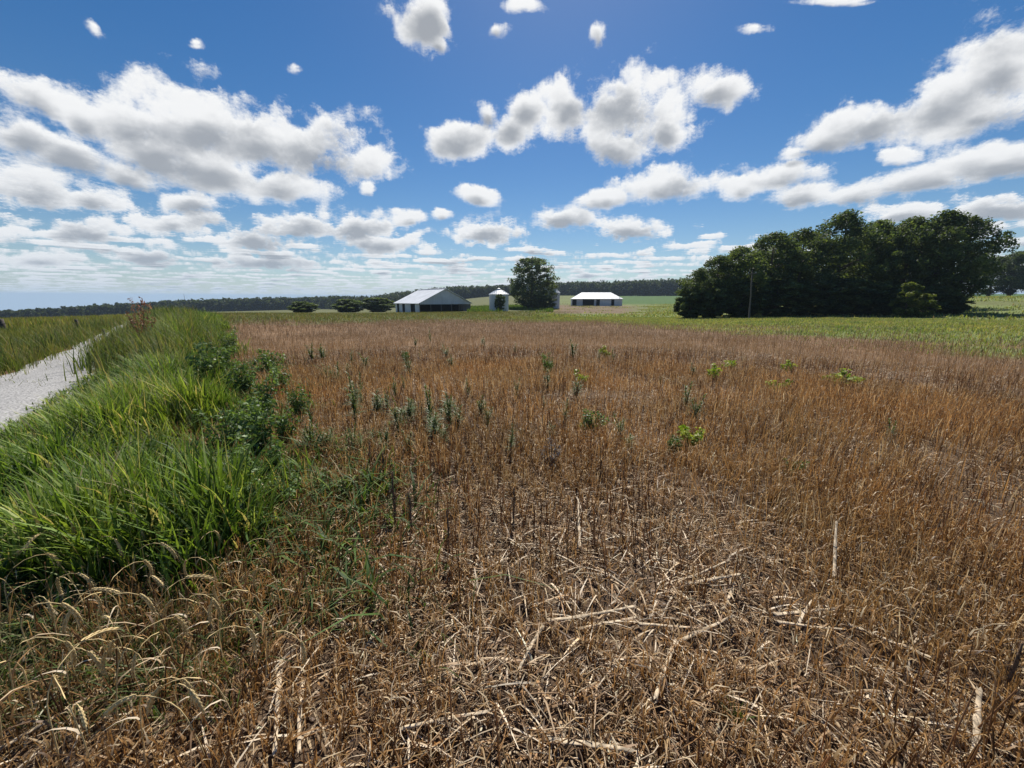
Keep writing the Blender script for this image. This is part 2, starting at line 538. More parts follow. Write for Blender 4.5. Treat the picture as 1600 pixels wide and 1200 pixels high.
def sheet_metal(name, col, rough=0.45, axis=0, pitch=0.35, metal=0.0):
    """ribbed painted or galvanised sheet with streaks"""
    m_, n = mat_new(name)
    tcx = n.n('ShaderNodeTexCoord')
    sp = n.n('ShaderNodeSeparateXYZ'); n.put(sp.inputs[0], tcx.outputs['Object'])
    st = [4.0, 4.0, 4.0]; st[2] = 0.4
    nz = n.noise(n.vec('MULTIPLY', tcx.outputs['Object'], tuple(st)), 1.0, 5, 0.6)
    big = n.noise(tcx.outputs['Object'], 0.35, 3, 0.5)
    f = n.math('ADD', n.math('MULTIPLY', nz.outputs['Fac'], 0.5), n.math('MULTIPLY', big.outputs['Fac'], 0.5))
    p = n.n('ShaderNodeBsdfPrincipled')
    n.put(p.inputs['Base Color'], n.mix(n.step(f, 0.3, 0.7), tuple(v * 0.72 for v in col) + (1,), tuple(col) + (1,)))
    p.inputs['Roughness'].default_value = rough; p.inputs['Metallic'].default_value = metal
    wv_ = n.math('SINE', n.math('MULTIPLY', sp.outputs[axis], 2 * pi / pitch))
    b = n.n('ShaderNodeBump'); b.inputs['Strength'].default_value = 0.5; b.inputs['Distance'].default_value = 0.03
    n.put(b.inputs['Height'], wv_); n.put(p.inputs['Normal'], b.outputs[0])
    o = n.n('ShaderNodeOutputMaterial'); n.put(o.inputs['Surface'], p.outputs[0])
    return m_

def ground_mat():
    m_, n = mat_new('soil_and_turf')
    a = n.n('ShaderNodeAttribute', attribute_name='tint')
    tcx = n.n('ShaderNodeTexCoord'); P_ = tcx.outputs['Object']
    n1 = n.noise(P_, 14.0, 8, 0.65)
    n2 = n.noise(P_, 90.0, 5, 0.6)
    n3 = n.noise(P_, 1.3, 4, 0.6)
    f = n.math('ADD', n.math('MULTIPLY', n1.outputs['Fac'], 0.9), n.math('MULTIPLY', n2.outputs['Fac'], 0.6))
    f = n.math('ADD', f, n.math('MULTIPLY', n3.outputs['Fac'], 0.5))
    k = n.step(f, 0.7, 1.35, 0.55, 1.5, smooth=False)
    p = n.n('ShaderNodeBsdfPrincipled')
    n.put(p.inputs['Base Color'], n.vec('SCALE', a.outputs['Color'], scale=k))
    p.inputs['Roughness'].default_value = 0.95; p.inputs['Specular IOR Level'].default_value = 0.1
    b = n.n('ShaderNodeBump'); b.inputs['Strength'].default_value = 0.9; b.inputs['Distance'].default_value = 0.02
    n.put(b.inputs['Height'], f); n.put(p.inputs['Normal'], b.outputs[0])
    o = n.n('ShaderNodeOutputMaterial'); n.put(o.inputs['Surface'], p.outputs[0])
    return m_

M = {
    'ground': ground_mat(),
    'straw': plant_mat('dry_straw', 0.22, 0.55, 0.35, (1, 0.9, 0.7)),
    'stubble': plant_mat('standing_stubble', 0.42, 0.5, 0.4, (1.0, 0.95, 0.85)),
    'grass': plant_mat('fresh_grass', 0.45, 0.55, 0.22, (1.0, 1.0, 0.4)),
    'leaf': plant_mat('tree_leaves', 0.45, 0.6, 0.2, (1.1, 1.1, 0.4)),
    'weed': plant_mat('weed_leaves', 0.35, 0.5, 0.3, (1.05, 1.05, 0.4)),
    'bark': plain_mat('bark', (0.10, 0.08, 0.06), 0.9, vary=0.4, scale=9, bump=0.5, stretch=(1, 1, 0.3)),
    'road': plain_mat('pale_gravel', (0.37, 0.36, 0.345), 0.95, vary=0.6, scale=34, spec=0.1, bump=0.35),
    'roof': sheet_metal('white_roof_sheet', (0.80, 0.81, 0.82), 0.5, 0, 0.6),
    'siding': sheet_metal('grey_siding', (0.66, 0.67, 0.69), 0.6, 1, 0.6),
    'white': sheet_metal('white_siding', (0.66, 0.67, 0.68), 0.55, 0, 0.5),
    'galv': sheet_metal('galvanised_bin_sheet', (0.62, 0.64, 0.66), 0.45, 2, 0.3),
    'dark': plain_mat('opening_shade', (0.02, 0.022, 0.025), 0.9, vary=0.3),  # interior shade of the farm buildings, put into a near-black colour
    'wood': plain_mat('weathered_wood', (0.13, 0.11, 0.09), 0.9, vary=0.35, scale=8, stretch=(1, 1, 0.2)),
    'wire': plain_mat('wire', (0.06, 0.06, 0.065), 0.5, vary=0.1),
    'rust': plain_mat('dark_post', (0.07, 0.055, 0.045), 0.8, vary=0.3, scale=20),
}

# ------------------------------------------------------------------ the ground, one sheet to the horizon
def ground_tint(x, y, r):
    th = np.degrees(np.arctan2(x, y))
    n_a, n_b = fbm(x, y, 0.9, 4, 11), fbm(x, y, 0.12, 4, 13)
    soil = np.array([0.075, 0.05, 0.034]); straw = np.array([0.24, 0.165, 0.10]); farbrown = np.array([0.20, 0.125, 0.07])
    c_ = soil + (straw - soil) * np.clip(n_a * 1.1 - 0.25, 0, 1)[..., None]
    k = sstep(r, 3, 22)[..., None]
    c_ = c_ * (1 - k) + (farbrown * (0.8 + 0.4 * n_b[..., None])) * k
    olive = np.array([0.12, 0.125, 0.05]); green = np.array([0.16, 0.19, 0.065]); pale = np.array([0.125, 0.125, 0.05])
    e = sstep(edgefield(x, y), -0.4, 0.8)[..., None]
    gmix = sstep(th, -2, 12)[..., None]
    turf = olive * (1 - gmix) + green * gmix
    patch = sstep(fbm(x, y, 0.07, 4, 41), 0.5, 0.62)[..., None]
    turf = turf * (1 - 0.6 * patch) + pale * 0.6 * patch
    # ploughed tongue before the white shed
    tongue = (sstep(th, 4, 7) * sstep(19 - th, 0, 4) * sstep(r, 84, 98) * sstep(200 - r, 0, 12))[..., None]
    turf = turf * (1 - 0.9 * tongue) + np.array([0.17, 0.115, 0.075]) * 0.9 * tongue
    crop = (sstep(th, 9, 12) * sstep(r, 205, 240))[..., None]
    turf = turf * (1 - crop) + np.array([0.07, 0.125, 0.035]) * crop
    c_ = c_ * (1 - e) + turf * e
    g1 = grassmask(x, y)[..., None]
    c_ = c_ * (1 - 0.8 * g1) + np.array([0.05, 0.075, 0.02]) * 0.8 * g1
    lf = sstep(-3.8 - roadq(x, y), 0, 0.5)[..., None]
    c_ = c_ * (1 - lf) + np.array([0.135, 0.15, 0.045]) * (0.8 + 0.5 * n_b[..., None]) * lf
    return c_ * (0.85 + 0.3 * n_a[..., None])

rad = np.concatenate([[0.0], np.geomspace(0.35, 30, 330), np.geomspace(31, 2500, 130)])
front = np.linspace(-75, 75, 860)
azs = np.radians(np.concatenate([front, np.linspace(75, 285, 90)[1:-1]]))
RR, TT = np.meshgrid(rad[1:], azs, indexing='ij')
X, Y = RR * np.sin(TT), RR * np.cos(TT)
Z = ground(X, Y)
V = np.stack([X, Y, Z], -1).reshape(-1, 3)
Cc = ground_tint(X, Y, RR).reshape(-1, 3)
na, nr = len(azs), len(rad) - 1
i, j = np.meshgrid(np.arange(nr - 1), np.arange(na), indexing='ij')
j2 = (j + 1) % na
F = np.stack([i * na + j, (i + 1) * na + j, (i + 1) * na + j2, i * na + j2], -1).reshape(-1, 4)
gr = link('ground', np_mesh('ground', V, F[:, ::-1], Cc, True), M['ground'])
# close the small hole under the viewer
hole = MB(); hole.add([tuple(V[k]) for k in range(0, na, 8)], [list(range(len(range(0, na, 8))))])
tag(gr, kind='structure')
inner = np.arange(na)
me = gr.data
import bmesh
bm = bmesh.new(); bm.from_mesh(me); bm.verts.ensure_lookup_table()
try:
    bm.faces.new([bm.verts[int(k)] for k in inner[::-1]])
except ValueError:
    pass
bmesh.ops.recalc_face_normals(bm, faces=list(bm.faces))
bm.to_mesh(me); bm.free()
del hole

# gravel road: a strip laid on the land, running away to the left
ss = np.concatenate([np.linspace(-14, 40, 220), np.linspace(40.5, 190, 150)])
qq = np.linspace(-3.6, -1.7, 23)
SS, QQ = np.meshgrid(ss, qq, indexing='ij')
wob = (fbm(SS, QQ * 0 + 3, 0.7, 3, 51) - 0.5) * 0.5
QW = QQ + wob
XR, YR = SS * A_[0] + QW * N_[0], SS * A_[1] + QW * N_[1]
tt = (QQ + 2.65) / 1.2
crown = 0.045 * (1 - tt ** 2) - 0.025 * np.exp(-((np.abs(tt) - 0.52) / 0.16) ** 2)
ZR = ground(XR, YR) * 0 + land(XR, YR) + 0.05 + crown + (fbm(XR, YR, 2.5, 3, 52) - 0.5) * 0.04
V = np.stack([XR, YR, ZR], -1).reshape(-1, 3)
n0, n1 = SS.shape
i, j = np.meshgrid(np.arange(n0 - 1), np.arange(n1 - 1), indexing='ij')
F = np.stack([i * n1 + j, i * n1 + j + 1, (i + 1) * n1 + j + 1, (i + 1) * n1 + j], -1).reshape(-1, 4)
tag(link('road', np_mesh('road', V, F, None, True), M['road']), kind='structure')

# ------------------------------------------------------------------ stubble, straw litter, grasses: what nobody could count
def scatter(n, r0, r1, deg0=-62, deg1=62, power=1.0):
    """random points of a ring sector, evenly over the area (power 1) or denser near (above 1)"""
    u = RNG.random(n)
    r = r0 + (r1 - r0) * u ** (power) if power != 1.0 else np.sqrt(r0 ** 2 + (r1 ** 2 - r0 ** 2) * u)
    th = np.radians(RNG.uniform(deg0, deg1, n))
    return r * np.sin(th), r * np.cos(th), r

def infield(x, y):
    return (edgefield(x, y) < RNG.normal(0.25, 0.6, len(x))) & (grassmask(x, y) < RNG.random(len(x)) * 0.8) & (roadq(x, y) > -0.9 + RNG.normal(0, 0.25, len(x)))

LT = [(0.52, 0.385, 0.23), (0.40, 0.265, 0.14), (0.70, 0.57, 0.40), (0.28, 0.17, 0.085), (0.16, 0.095, 0.05), (0.38, 0.21, 0.085)]
LW = [0.17, 0.2, 0.12, 0.22, 0.14, 0.15]
ST = [(0.29, 0.158, 0.056), (0.36, 0.205, 0.078), (0.21, 0.11, 0.038), (0.43, 0.28, 0.125), (0.115, 0.065, 0.032), (0.55, 0.43, 0.26)]
STW = [0.28, 0.22, 0.2, 0.12, 0.12, 0.06]
parts = []
# standing stems; thinner on the trampled ground near the viewer; in drilled rows
for (r0, r1, n, rad_, h0, h1, rnd) in ((0.5, 4.5, 44000, 0.0022, 0.07, 0.27, True), (4.5, 11, 66000, 0.0028, 0.13, 0.30, True), (11, 24, 60000, 0.0040, 0.14, 0.31, False), (24, 52, 80000, 0.008, 0.17, 0.30, False)):
    x, y, r = scatter(n, r0, r1, -66, 66)
    row_s = 0.19
    qf = x * 0.97 + y * 0.24
    snap = (np.round(qf / row_s) * row_s - qf) * 0.3 * (r < 9)
    x, y = x + snap * 0.97, y + snap * 0.24
    den = fbm(x, y, 0.75, 4, 61)
    keep = infield(x, y) & (RNG.random(n) < sstep(den, 0.36 - 0.12 * sstep(r, 3, 8), 0.56) * (0.75 + 0.25 * sstep(r, 2.0, 4.0)) + 0.30)
    x, y, r = x[keep], y[keep], r[keep]; n = len(x)
    h = RNG.uniform(h0, h1, n) * (0.55 + 0.9 * fbm(x, y, 0.5, 4, 62)) * (0.6 + 0.4 * sstep(r, 1.5, 4.5))
    b = np.stack([x, y, ground(x, y) - 0.01], -1)
    lean = RNG.normal(0, 0.20 if rnd else 0.15, (n, 2)) * h[:, None]
    c_ = pick(ST, n, 0.2, STW)
    kf = (sstep(r, 4, 26) * 0.88)[:, None]
    pt, pr = fbm(x, y, 0.22, 4, 63), fbm(x, y, 0.9, 3, 64)
    c_ = c_ * (0.72 + 0.56 * pt)[:, None] * (1 + (pr - 0.5)[:, None] * np.array([0.4, 0.12, -0.2]))
    c_ = c_ * (1 + 0.2 * sstep(r, 4, 10) )[:, None]
    c_ = c_ * (1 - kf) + np.array([0.185, 0.128, 0.082]) * RNG.normal(1, 0.16, (n, 1)) * kf
    if rnd:
        top = b + np.concatenate([lean, h[:, None]], 1)
        bow = np.concatenate([RNG.normal(0, 0.05, (n, 2)) * h[:, None], np.zeros((n, 1))], 1)
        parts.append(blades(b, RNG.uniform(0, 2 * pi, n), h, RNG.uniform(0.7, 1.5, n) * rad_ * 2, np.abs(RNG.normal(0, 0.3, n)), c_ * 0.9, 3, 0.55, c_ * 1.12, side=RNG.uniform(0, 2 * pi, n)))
        # torn leaf sheaths hanging on the stems
        k = RNG.random(n) < 0.7
        bb = b[k] + (top[k] - b[k]) * RNG.uniform(0.3, 0.9, (k.sum(), 1))
        parts.append(blades(bb, RNG.uniform(0, 2 * pi, k.sum()), RNG.uniform(0.02, 0.07, k.sum()), RNG.uniform(0.004, 0.009, k.sum()), RNG.uniform(0.5, 1.8, k.sum()), pick(ST, k.sum(), 0.2, [.15, .2, .1, .25, .05, .25]), 2, 0.2, droop=0.5))
    else:
        parts.append(blades(b, RNG.uniform(0, 2 * pi, n), h, RNG.uniform(0.7, 1.4, n) * rad_ * 2, np.abs(RNG.normal(0, 0.25, n)), c_, 1 if r0 > 20 else 2, 0.5))
        k = RNG.random(n) < 0.7            # pale torn leaves hanging among the stems
        bb = b[k] + np.stack([np.zeros(k.sum()), np.zeros(k.sum()), h[k] * RNG.uniform(0.2, 0.9, k.sum())], -1)
        kk = kf[k] * 0.7
        parts.append(blades(bb, RNG.uniform(0, 2 * pi, k.sum()), RNG.uniform(0.03, 0.08, k.sum()), RNG.uniform(1.5, 2.6, k.sum()) * rad_, RNG.uniform(0.8, 2.2, k.sum()), pick(LT, k.sum(), 0.2, LW) * (1 - kk) + np.array([0.27, 0.20, 0.14]) * kk, 2, 0.3, droop=0.4))
for (r0, r1, n, wd) in ((0.7, 5, 3600, 0.0075), (5, 14, 11000, 0.010)):     # thicker rusty stalks
    x, y, r = scatter(n, r0, r1, -66, 66)
    k = infield(x, y) & (fbm(x, y, 1.3, 3, 66) > 0.40)
    x, y, r = x[k], y[k], r[k]; n = len(x)
    h = RNG.uniform(0.10, 0.34, n)
    b = np.stack([x, y, ground(x, y) - 0.01], -1)
    top = b + np.concatenate([RNG.normal(0, 0.16, (n, 2)) * h[:, None], h[:, None]], 1)
    parts.append(rods(b, top, RNG.uniform(0.3, 0.55, n) * wd, pick([(0.36, 0.20, 0.09), (0.28, 0.145, 0.06), (0.19, 0.10, 0.045), (0.46, 0.31, 0.17)], n, 0.2), None, 2, 4, 0.75))
V, F, C = join(parts)
tag(link('wheat_stubble', np_mesh('wheat_stubble', V, F, C), M['stubble']), 'short orange brown cut stubble standing over the whole field', 'stubble', kind='stuff')

parts = []
for (r0, r1, n, l0, l1, rd) in ((0.4, 3.2, 22000, 0.02, 0.16, 0.0023), (3.2, 7, 33000, 0.03, 0.18, 0.0029), (7, 16, 36000, 0.05, 0.22, 0.0045)):
    x, y, r = scatter(n, r0, r1, -66, 66)
    keep = (edgefield(x, y) < 0.2) & (grassmask(x, y) < 0.35 + 0.65 * RNG.random(n)) & (roadq(x, y) > -1.6)
    keep &= RNG.random(len(x)) < 0.25 + 0.75 * sstep(fbm(x, y, 1.6, 3, 71), 0.35, 0.6)
    x, y, r = x[keep], y[keep], r[keep]; n = len(x)
    L = l0 + (l1 - l0) * RNG.random(n) ** 2.2
    clump = fbm(x, y, 1.6, 3, 71)
    az = RNG.uniform(0, 2 * pi, n)
    z = ground(x, y) + 0.006 + np.abs(RNG.normal(0, 0.012, n)) + 0.035 * sstep(clump, 0.5, 0.75) * RNG.random(n)
    tilt = RNG.normal(0, 0.16, n)
    p0 = np.stack([x, y, z], -1)
    p1 = p0 + np.stack([np.sin(az) * L, np.cos(az) * L, np.abs(tilt) * L], -1)
    p1[:, 2] = np.maximum(p1[:, 2], ground(p1[:, 0], p1[:, 1]) + 0.006)
    bow = np.stack([np.cos(az) * L, -np.sin(az) * L, np.zeros(n)], -1) * RNG.normal(0, 0.15, (n, 1))
    bow[:, 2] = np.abs(RNG.normal(0, 0.14, n)) * L
    parts.append(rods(p0, p1, RNG.uniform(0.5, 1.5, n) * rd, pick(LT, n, 0.2, LW), bow, 3, 3, 0.8))
    # curled husk and leaf scraps
    n2 = n // 2
    k = RNG.choice(n, n2, replace=False)
    bb = np.stack([x[k] + RNG.normal(0, 0.05, n2), y[k] + RNG.normal(0, 0.05, n2), np.zeros(n2)], -1)
    bb[:, 2] = ground(bb[:, 0], bb[:, 1]) + 0.004
    hgt = RNG.uniform(0.006, 0.03, n2)
    parts.append(blades(bb, RNG.uniform(0, 2 * pi, n2), hgt, RNG.uniform(0.005, 0.016, n2), RNG.uniform(1.0, 4.5, n2), pick(LT, n2, 0.25, LW), 3, 0.3, droop=0.22))
for (r0, r1, n) in ((0.5, 3.5, 2600), (3.5, 8, 4500), (8, 15, 6000)):
    x, y, r = scatter(n, r0, r1, -66, 66)
    k = (grassmask(x, y) < 0.3) & (roadq(x, y) > -1.2) & (fbm(x, y, 1.2, 3, 77) > 0.36)
    x, y = x[k], y[k]; n = len(x)
    bb = np.stack([x, y, ground(x, y) + RNG.uniform(0.004, 0.02, n)], -1)
    hgt = RNG.uniform(0.01, 0.09, n)
    parts.append(blades(bb, RNG.uniform(0, 2 * pi, n), hgt, RNG.uniform(0.005, 0.015, n), RNG.uniform(2.0, 9.0, n) * 0.03 / hgt, pick(LT, n, 0.25, [.32, .2, .3, .08, .05, .05]), 5, 0.25, droop=0.16))
V, F, C = join(parts)
tag(link('straw_litter', np_mesh('straw_litter', V, F, C), M['straw']), 'pale broken straw and chaff lying loose between the stubble', 'straw', kind='stuff')

# tall fresh grass between road and field
GR = [(0.135, 0.21, 0.035), (0.10, 0.165, 0.03), (0.20, 0.275, 0.055), (0.05, 0.085, 0.02), (0.28, 0.33, 0.11), (0.40, 0.345, 0.19)]
GW = [0.28, 0.22, 0.18, 0.17, 0.10, 0.05]
parts = []
def grass_patch(n, r0, r1, h0, h1, w0, w1, cond, cols, wts, segs=4, deg=(-75, 70), bend=(0.25, 1.0), tipmul=1.15, droop=0.35, hfun=None):
    x, y, r = scatter(n, r0, r1, *deg)
    tx, ty = fbm(x, y, 3.0, 2, 81) - 0.5, fbm(x, y, 3.0, 2, 82) - 0.5
    x, y = x + tx * 0.3, y + ty * 0.3
    k = cond(x, y, r)
    x, y, r = x[k], y[k], r[k]; n = len(x)
    hm = 0.2 + 1.55 * fbm(x, y, 1.6, 4, 83)
    h = RNG.uniform(h0, h1, n) * hm
    if hfun is not None: h = h * hfun(x, y)
    b = np.stack([x, y, ground(x, y) - 0.01], -1)
    c_ = pick(cols, n, 0.18, wts)
    hp = (fbm(x, y, 0.7, 4, 85) - 0.5)[:, None]
    c_ = np.clip(c_ * (1 + hp * np.array([1.3, 0.7, 0.9])), 0.01, 0.8)
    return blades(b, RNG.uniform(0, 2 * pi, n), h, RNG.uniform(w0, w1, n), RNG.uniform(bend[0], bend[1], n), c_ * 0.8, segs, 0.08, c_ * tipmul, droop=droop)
strip = lambda x, y, r: grassmask(x, y) > RNG.random(len(x)) * 0.9 + 0.05
verge = lambda x, y: (0.36 + 0.64 * sstep(roadq(x, y), -1.9, -0.6)) * (1 + 0.75 * sstep(roads(x, y), 14, 19)) * (0.55 + 0.45 * sstep(grassmask(x, y), 0.2, 0.9))
tallverge = lambda x, y: 1 + 0.75 * sstep(roads(x, y), 11, 17)
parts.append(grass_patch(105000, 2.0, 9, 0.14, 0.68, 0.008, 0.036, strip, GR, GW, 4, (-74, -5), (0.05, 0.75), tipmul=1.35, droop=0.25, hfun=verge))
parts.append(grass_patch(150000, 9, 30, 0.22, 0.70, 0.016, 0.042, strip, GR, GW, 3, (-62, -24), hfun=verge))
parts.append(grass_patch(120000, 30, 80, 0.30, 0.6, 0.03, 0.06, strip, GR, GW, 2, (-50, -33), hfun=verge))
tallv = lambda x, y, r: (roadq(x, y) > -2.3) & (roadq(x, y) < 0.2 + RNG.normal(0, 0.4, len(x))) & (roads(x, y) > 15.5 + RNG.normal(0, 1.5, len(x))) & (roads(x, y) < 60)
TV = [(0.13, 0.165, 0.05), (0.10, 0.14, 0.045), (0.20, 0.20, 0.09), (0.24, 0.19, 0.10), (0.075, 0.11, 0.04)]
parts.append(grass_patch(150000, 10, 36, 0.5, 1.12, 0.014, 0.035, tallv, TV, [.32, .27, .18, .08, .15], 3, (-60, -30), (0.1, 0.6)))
parts.append(grass_patch(60000, 30, 70, 0.75, 1.3, 0.03, 0.07, tallv, TV, [.32, .27, .18, .08, .15], 2, (-52, -33), (0.1, 0.6)))
parts.append(grass_patch(16000, 6, 40, 0.06, 0.28, 0.012, 0.03, lambda x, y, r: (np.abs(roadq(x, y) + 2.65) < 0.28 + RNG.normal(0, 0.12, len(x))) & (fbm(x, y, 0.7, 3, 86) > 0.47), TV, None, 3, (-75, -36), (0.1, 0.8)))
parts.append(grass_patch(40000, 7, 40, 0.35, 0.85, 0.012, 0.03, lambda x, y, r: (roadq(x, y) < -3.7) & (roadq(x, y) > -4.9), TV, None, 3, (-75, -36), (0.1, 0.6)))
# leafy weeds and seed heads mixed into the strip
parts.append(grass_patch(80000, 2.0, 16, 0.12, 0.65, 0.02, 0.06, lambda x, y, r: strip(x, y, r) & (fbm(x, y, 0.8, 3, 84) > 0.5), [(0.07, 0.125, 0.045), (0.10, 0.16, 0.05), (0.055, 0.095, 0.035)], None, 3, (-74, -5), (0.3, 1.4), 1.1, 0.5, verge))
parts.append(grass_patch(16000, 2.0, 26, 0.4, 0.9, 0.006, 0.012, strip, [(0.42, 0.36, 0.20), (0.36, 0.34, 0.16), (0.30, 0.24, 0.12)], None, 4, (-74, -20), (0.1, 0.5), 1.1, 0.3, verge))
# broad leafy weeds and thin grass trailing off to the right and towards the viewer
trail = lambda x, y, r: (roadq(x, y) < 1.2 + 0.05 * roads(x, y) + RNG.normal(0, 0.35, len(x))) & (roadq(x, y) > -1.7) & (y > 1.45 + RNG.normal(0, 0.25, len(x))) & (x < -0.75 + RNG.normal(0, 0.25, len(x))) & (fbm(x, y, 1.5, 3, 87) > 0.46)
parts.append(grass_patch(50000, 1.6, 14, 0.06, 0.36, 0.012, 0.034, trail, [(0.10, 0.17, 0.045), (0.075, 0.125, 0.04), (0.15, 0.205, 0.06), (0.055, 0.095, 0.03)], [.3, .3, .2, .2], 3, (-72, -8), (0.3, 1.5), 1.15, 0.4))
# low green creeping into the stubble edge
fringe = lambda x, y, r: (roadq(x, y) < 0.35 + 0.05 * roads(x, y) + RNG.normal(0, 0.22, len(x))) & (roadq(x, y) > -1.5) & (y > 1.2) & (fbm(x, y, 1.1, 3, 91) > 0.42)
parts.append(grass_patch(85000, 1.4, 9, 0.05, 0.26, 0.004, 0.010, fringe, [(0.10, 0.14, 0.03), (0.14, 0.16, 0.05), (0.2, 0.19, 0.07), (0.07, 0.11, 0.03)], None, 3, (-66, 5), (0.4, 1.2)))
V, F, C = join(parts)
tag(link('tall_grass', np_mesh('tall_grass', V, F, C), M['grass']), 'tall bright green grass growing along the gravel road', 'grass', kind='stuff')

# meadow beyond the road
parts = [grass_patch(150000, 8, 34, 0.2, 0.5, 0.010, 0.022, lambda x, y, r: roadq(x, y) < -3.85 + 0.35 * RNG.normal(0, 1, len(x)), [(0.17, 0.19, 0.05), (0.13, 0.165, 0.04), (0.24, 0.22, 0.09), (0.20, 0.155, 0.07), (0.09, 0.12, 0.03)], [.3, .3, .2, .1, .1], 2, (-75, -36), (0.1, 0.6)),
         grass_patch(90000, 34, 110, 0.25, 0.55, 0.04, 0.08, lambda x, y, r: roadq(x, y) < -3.85 + 0.35 * RNG.normal(0, 1, len(x)), [(0.17, 0.19, 0.05), (0.13, 0.165, 0.04), (0.24, 0.22, 0.09), (0.20, 0.155, 0.07)], None, 1, (-70, -38), (0.1, 0.6))]
V, F, C = join(parts)
tag(link('meadow_grass', np_mesh('meadow_grass', V, F, C), M['grass']), 'olive meadow grass on the far side of the gravel road', 'grass', kind='stuff')

# weedy turf between the stubble and the trees and barns
beyond = lambda x, y, r: (edgefield(x, y) > RNG.normal(0.1, 0.6, len(x))) & (roadq(x, y) > -1.6) & (fbm(x, y, 0.3, 3, 95) + 0.25 > RNG.random(len(x)))
WG = [(0.27, 0.31, 0.10), (0.34, 0.36, 0.14), (0.18, 0.23, 0.075), (0.36, 0.32, 0.16), (0.30, 0.22, 0.13)]
parts = [grass_patch(260000, 20, 72, 0.06, 0.24, 0.02, 0.05, lambda x, y, r: beyond(x, y, r) & (np.degrees(np.arctan2(x, y)) > 4 + RNG.normal(0, 6, len(x))), WG, [.27, .27, .2, .15, .11], 2, (-6, 66), (0.1, 0.8)),
         grass_patch(90000, 34, 118, 0.12, 0.42, 0.03, 0.08, lambda x, y, r: beyond(x, y, r) & (np.degrees(np.arctan2(x, y)) < 5 + RNG.normal(0, 4, len(x))), [(0.13, 0.15, 0.05), (0.17, 0.165, 0.07), (0.22, 0.18, 0.095), (0.10, 0.14, 0.04), (0.21, 0.145, 0.09)], None, 1, (-48, 10), (0.1, 0.6)),
         grass_patch(70000, 70, 230, 0.15, 0.5, 0.10, 0.25, lambda x, y, r: (fbm(x, y, 0.06, 3, 98) > 0.42 + RNG.normal(0, 0.08, len(x))) & ((np.degrees(np.arctan2(x, y)) > 19) | (r < 84) | (fbm(x, y, 0.2, 3, 99) > 0.6)), WG, [.27, .27, .2, .15, .11], 1, (3, 62), (0.1, 0.6)),
         grass_patch(30000, 112, 175, 0.3, 1.1, 0.10, 0.22, lambda x, y, r: fbm(x, y, 0.12, 2, 97) > 0.42, [(0.11, 0.19, 0.04), (0.15, 0.21, 0.05), (0.09, 0.13, 0.04)], None, 1, (-6.5, 6), (0.1, 0.6))]
V, F, C = join(parts)
tag(link('weedy_turf', np_mesh('weedy_turf', V, F, C), M['grass']), 'mixed green weeds and grass between the stubble and the trees', 'weeds', kind='stuff')

# ------------------------------------------------------------------ trees
def leaf_cloud(cent, crad, per, size, cols, rng, flat=0.95):
    """leaf-sized faces round clump centres; returns V, F, C"""
    n = len(cent) * per
    ci = np.repeat(np.arange(len(cent)), per)
    d = rng.normal(0, 1, (n, 3)); d /= np.linalg.norm(d, axis=1, keepdims=True)
    rr = crad[ci] * rng.random(n) ** 0.36
    p = cent[ci] + d * rr[:, None] * np.array([1, 1, flat])
    nrm = d * 0.6 + rng.normal(0, 0.8, (n, 3)) + np.array([0, 0, 0.2])
    nrm /= np.linalg.norm(nrm, axis=1, keepdims=True)
    e1 = np.cross(nrm, rng.normal(0, 1, (n, 3))); e1 /= np.linalg.norm(e1, axis=1, keepdims=True)
    e2 = np.cross(nrm, e1)
    s = size * rng.uniform(0.6, 1.4, n)[:, None]
    V = np.stack([p - e1 * s, p + e2 * s * 0.55 + nrm * s * 0.15, p + e1 * s, p - e2 * s * 0.55 + nrm * s * 0.15], 1).reshape(-1, 3)
    F = np.arange(4 * n).reshape(-1, 4)
    clc = cols[rng.integers(0, len(cols), len(cent))] * (1 + rng.normal(0, 0.12, (len(cent), 1)))
    c_ = clc[ci] * (1 + rng.normal(0, 0.18, (n, 1)))
    return V, F, np.repeat(np.clip(c_, 0.006, 0.6), 4, axis=0)

LEAF = np.array([(0.09, 0.125, 0.06), (0.105, 0.14, 0.065), (0.072, 0.105, 0.058), (0.125, 0.16, 0.07)])

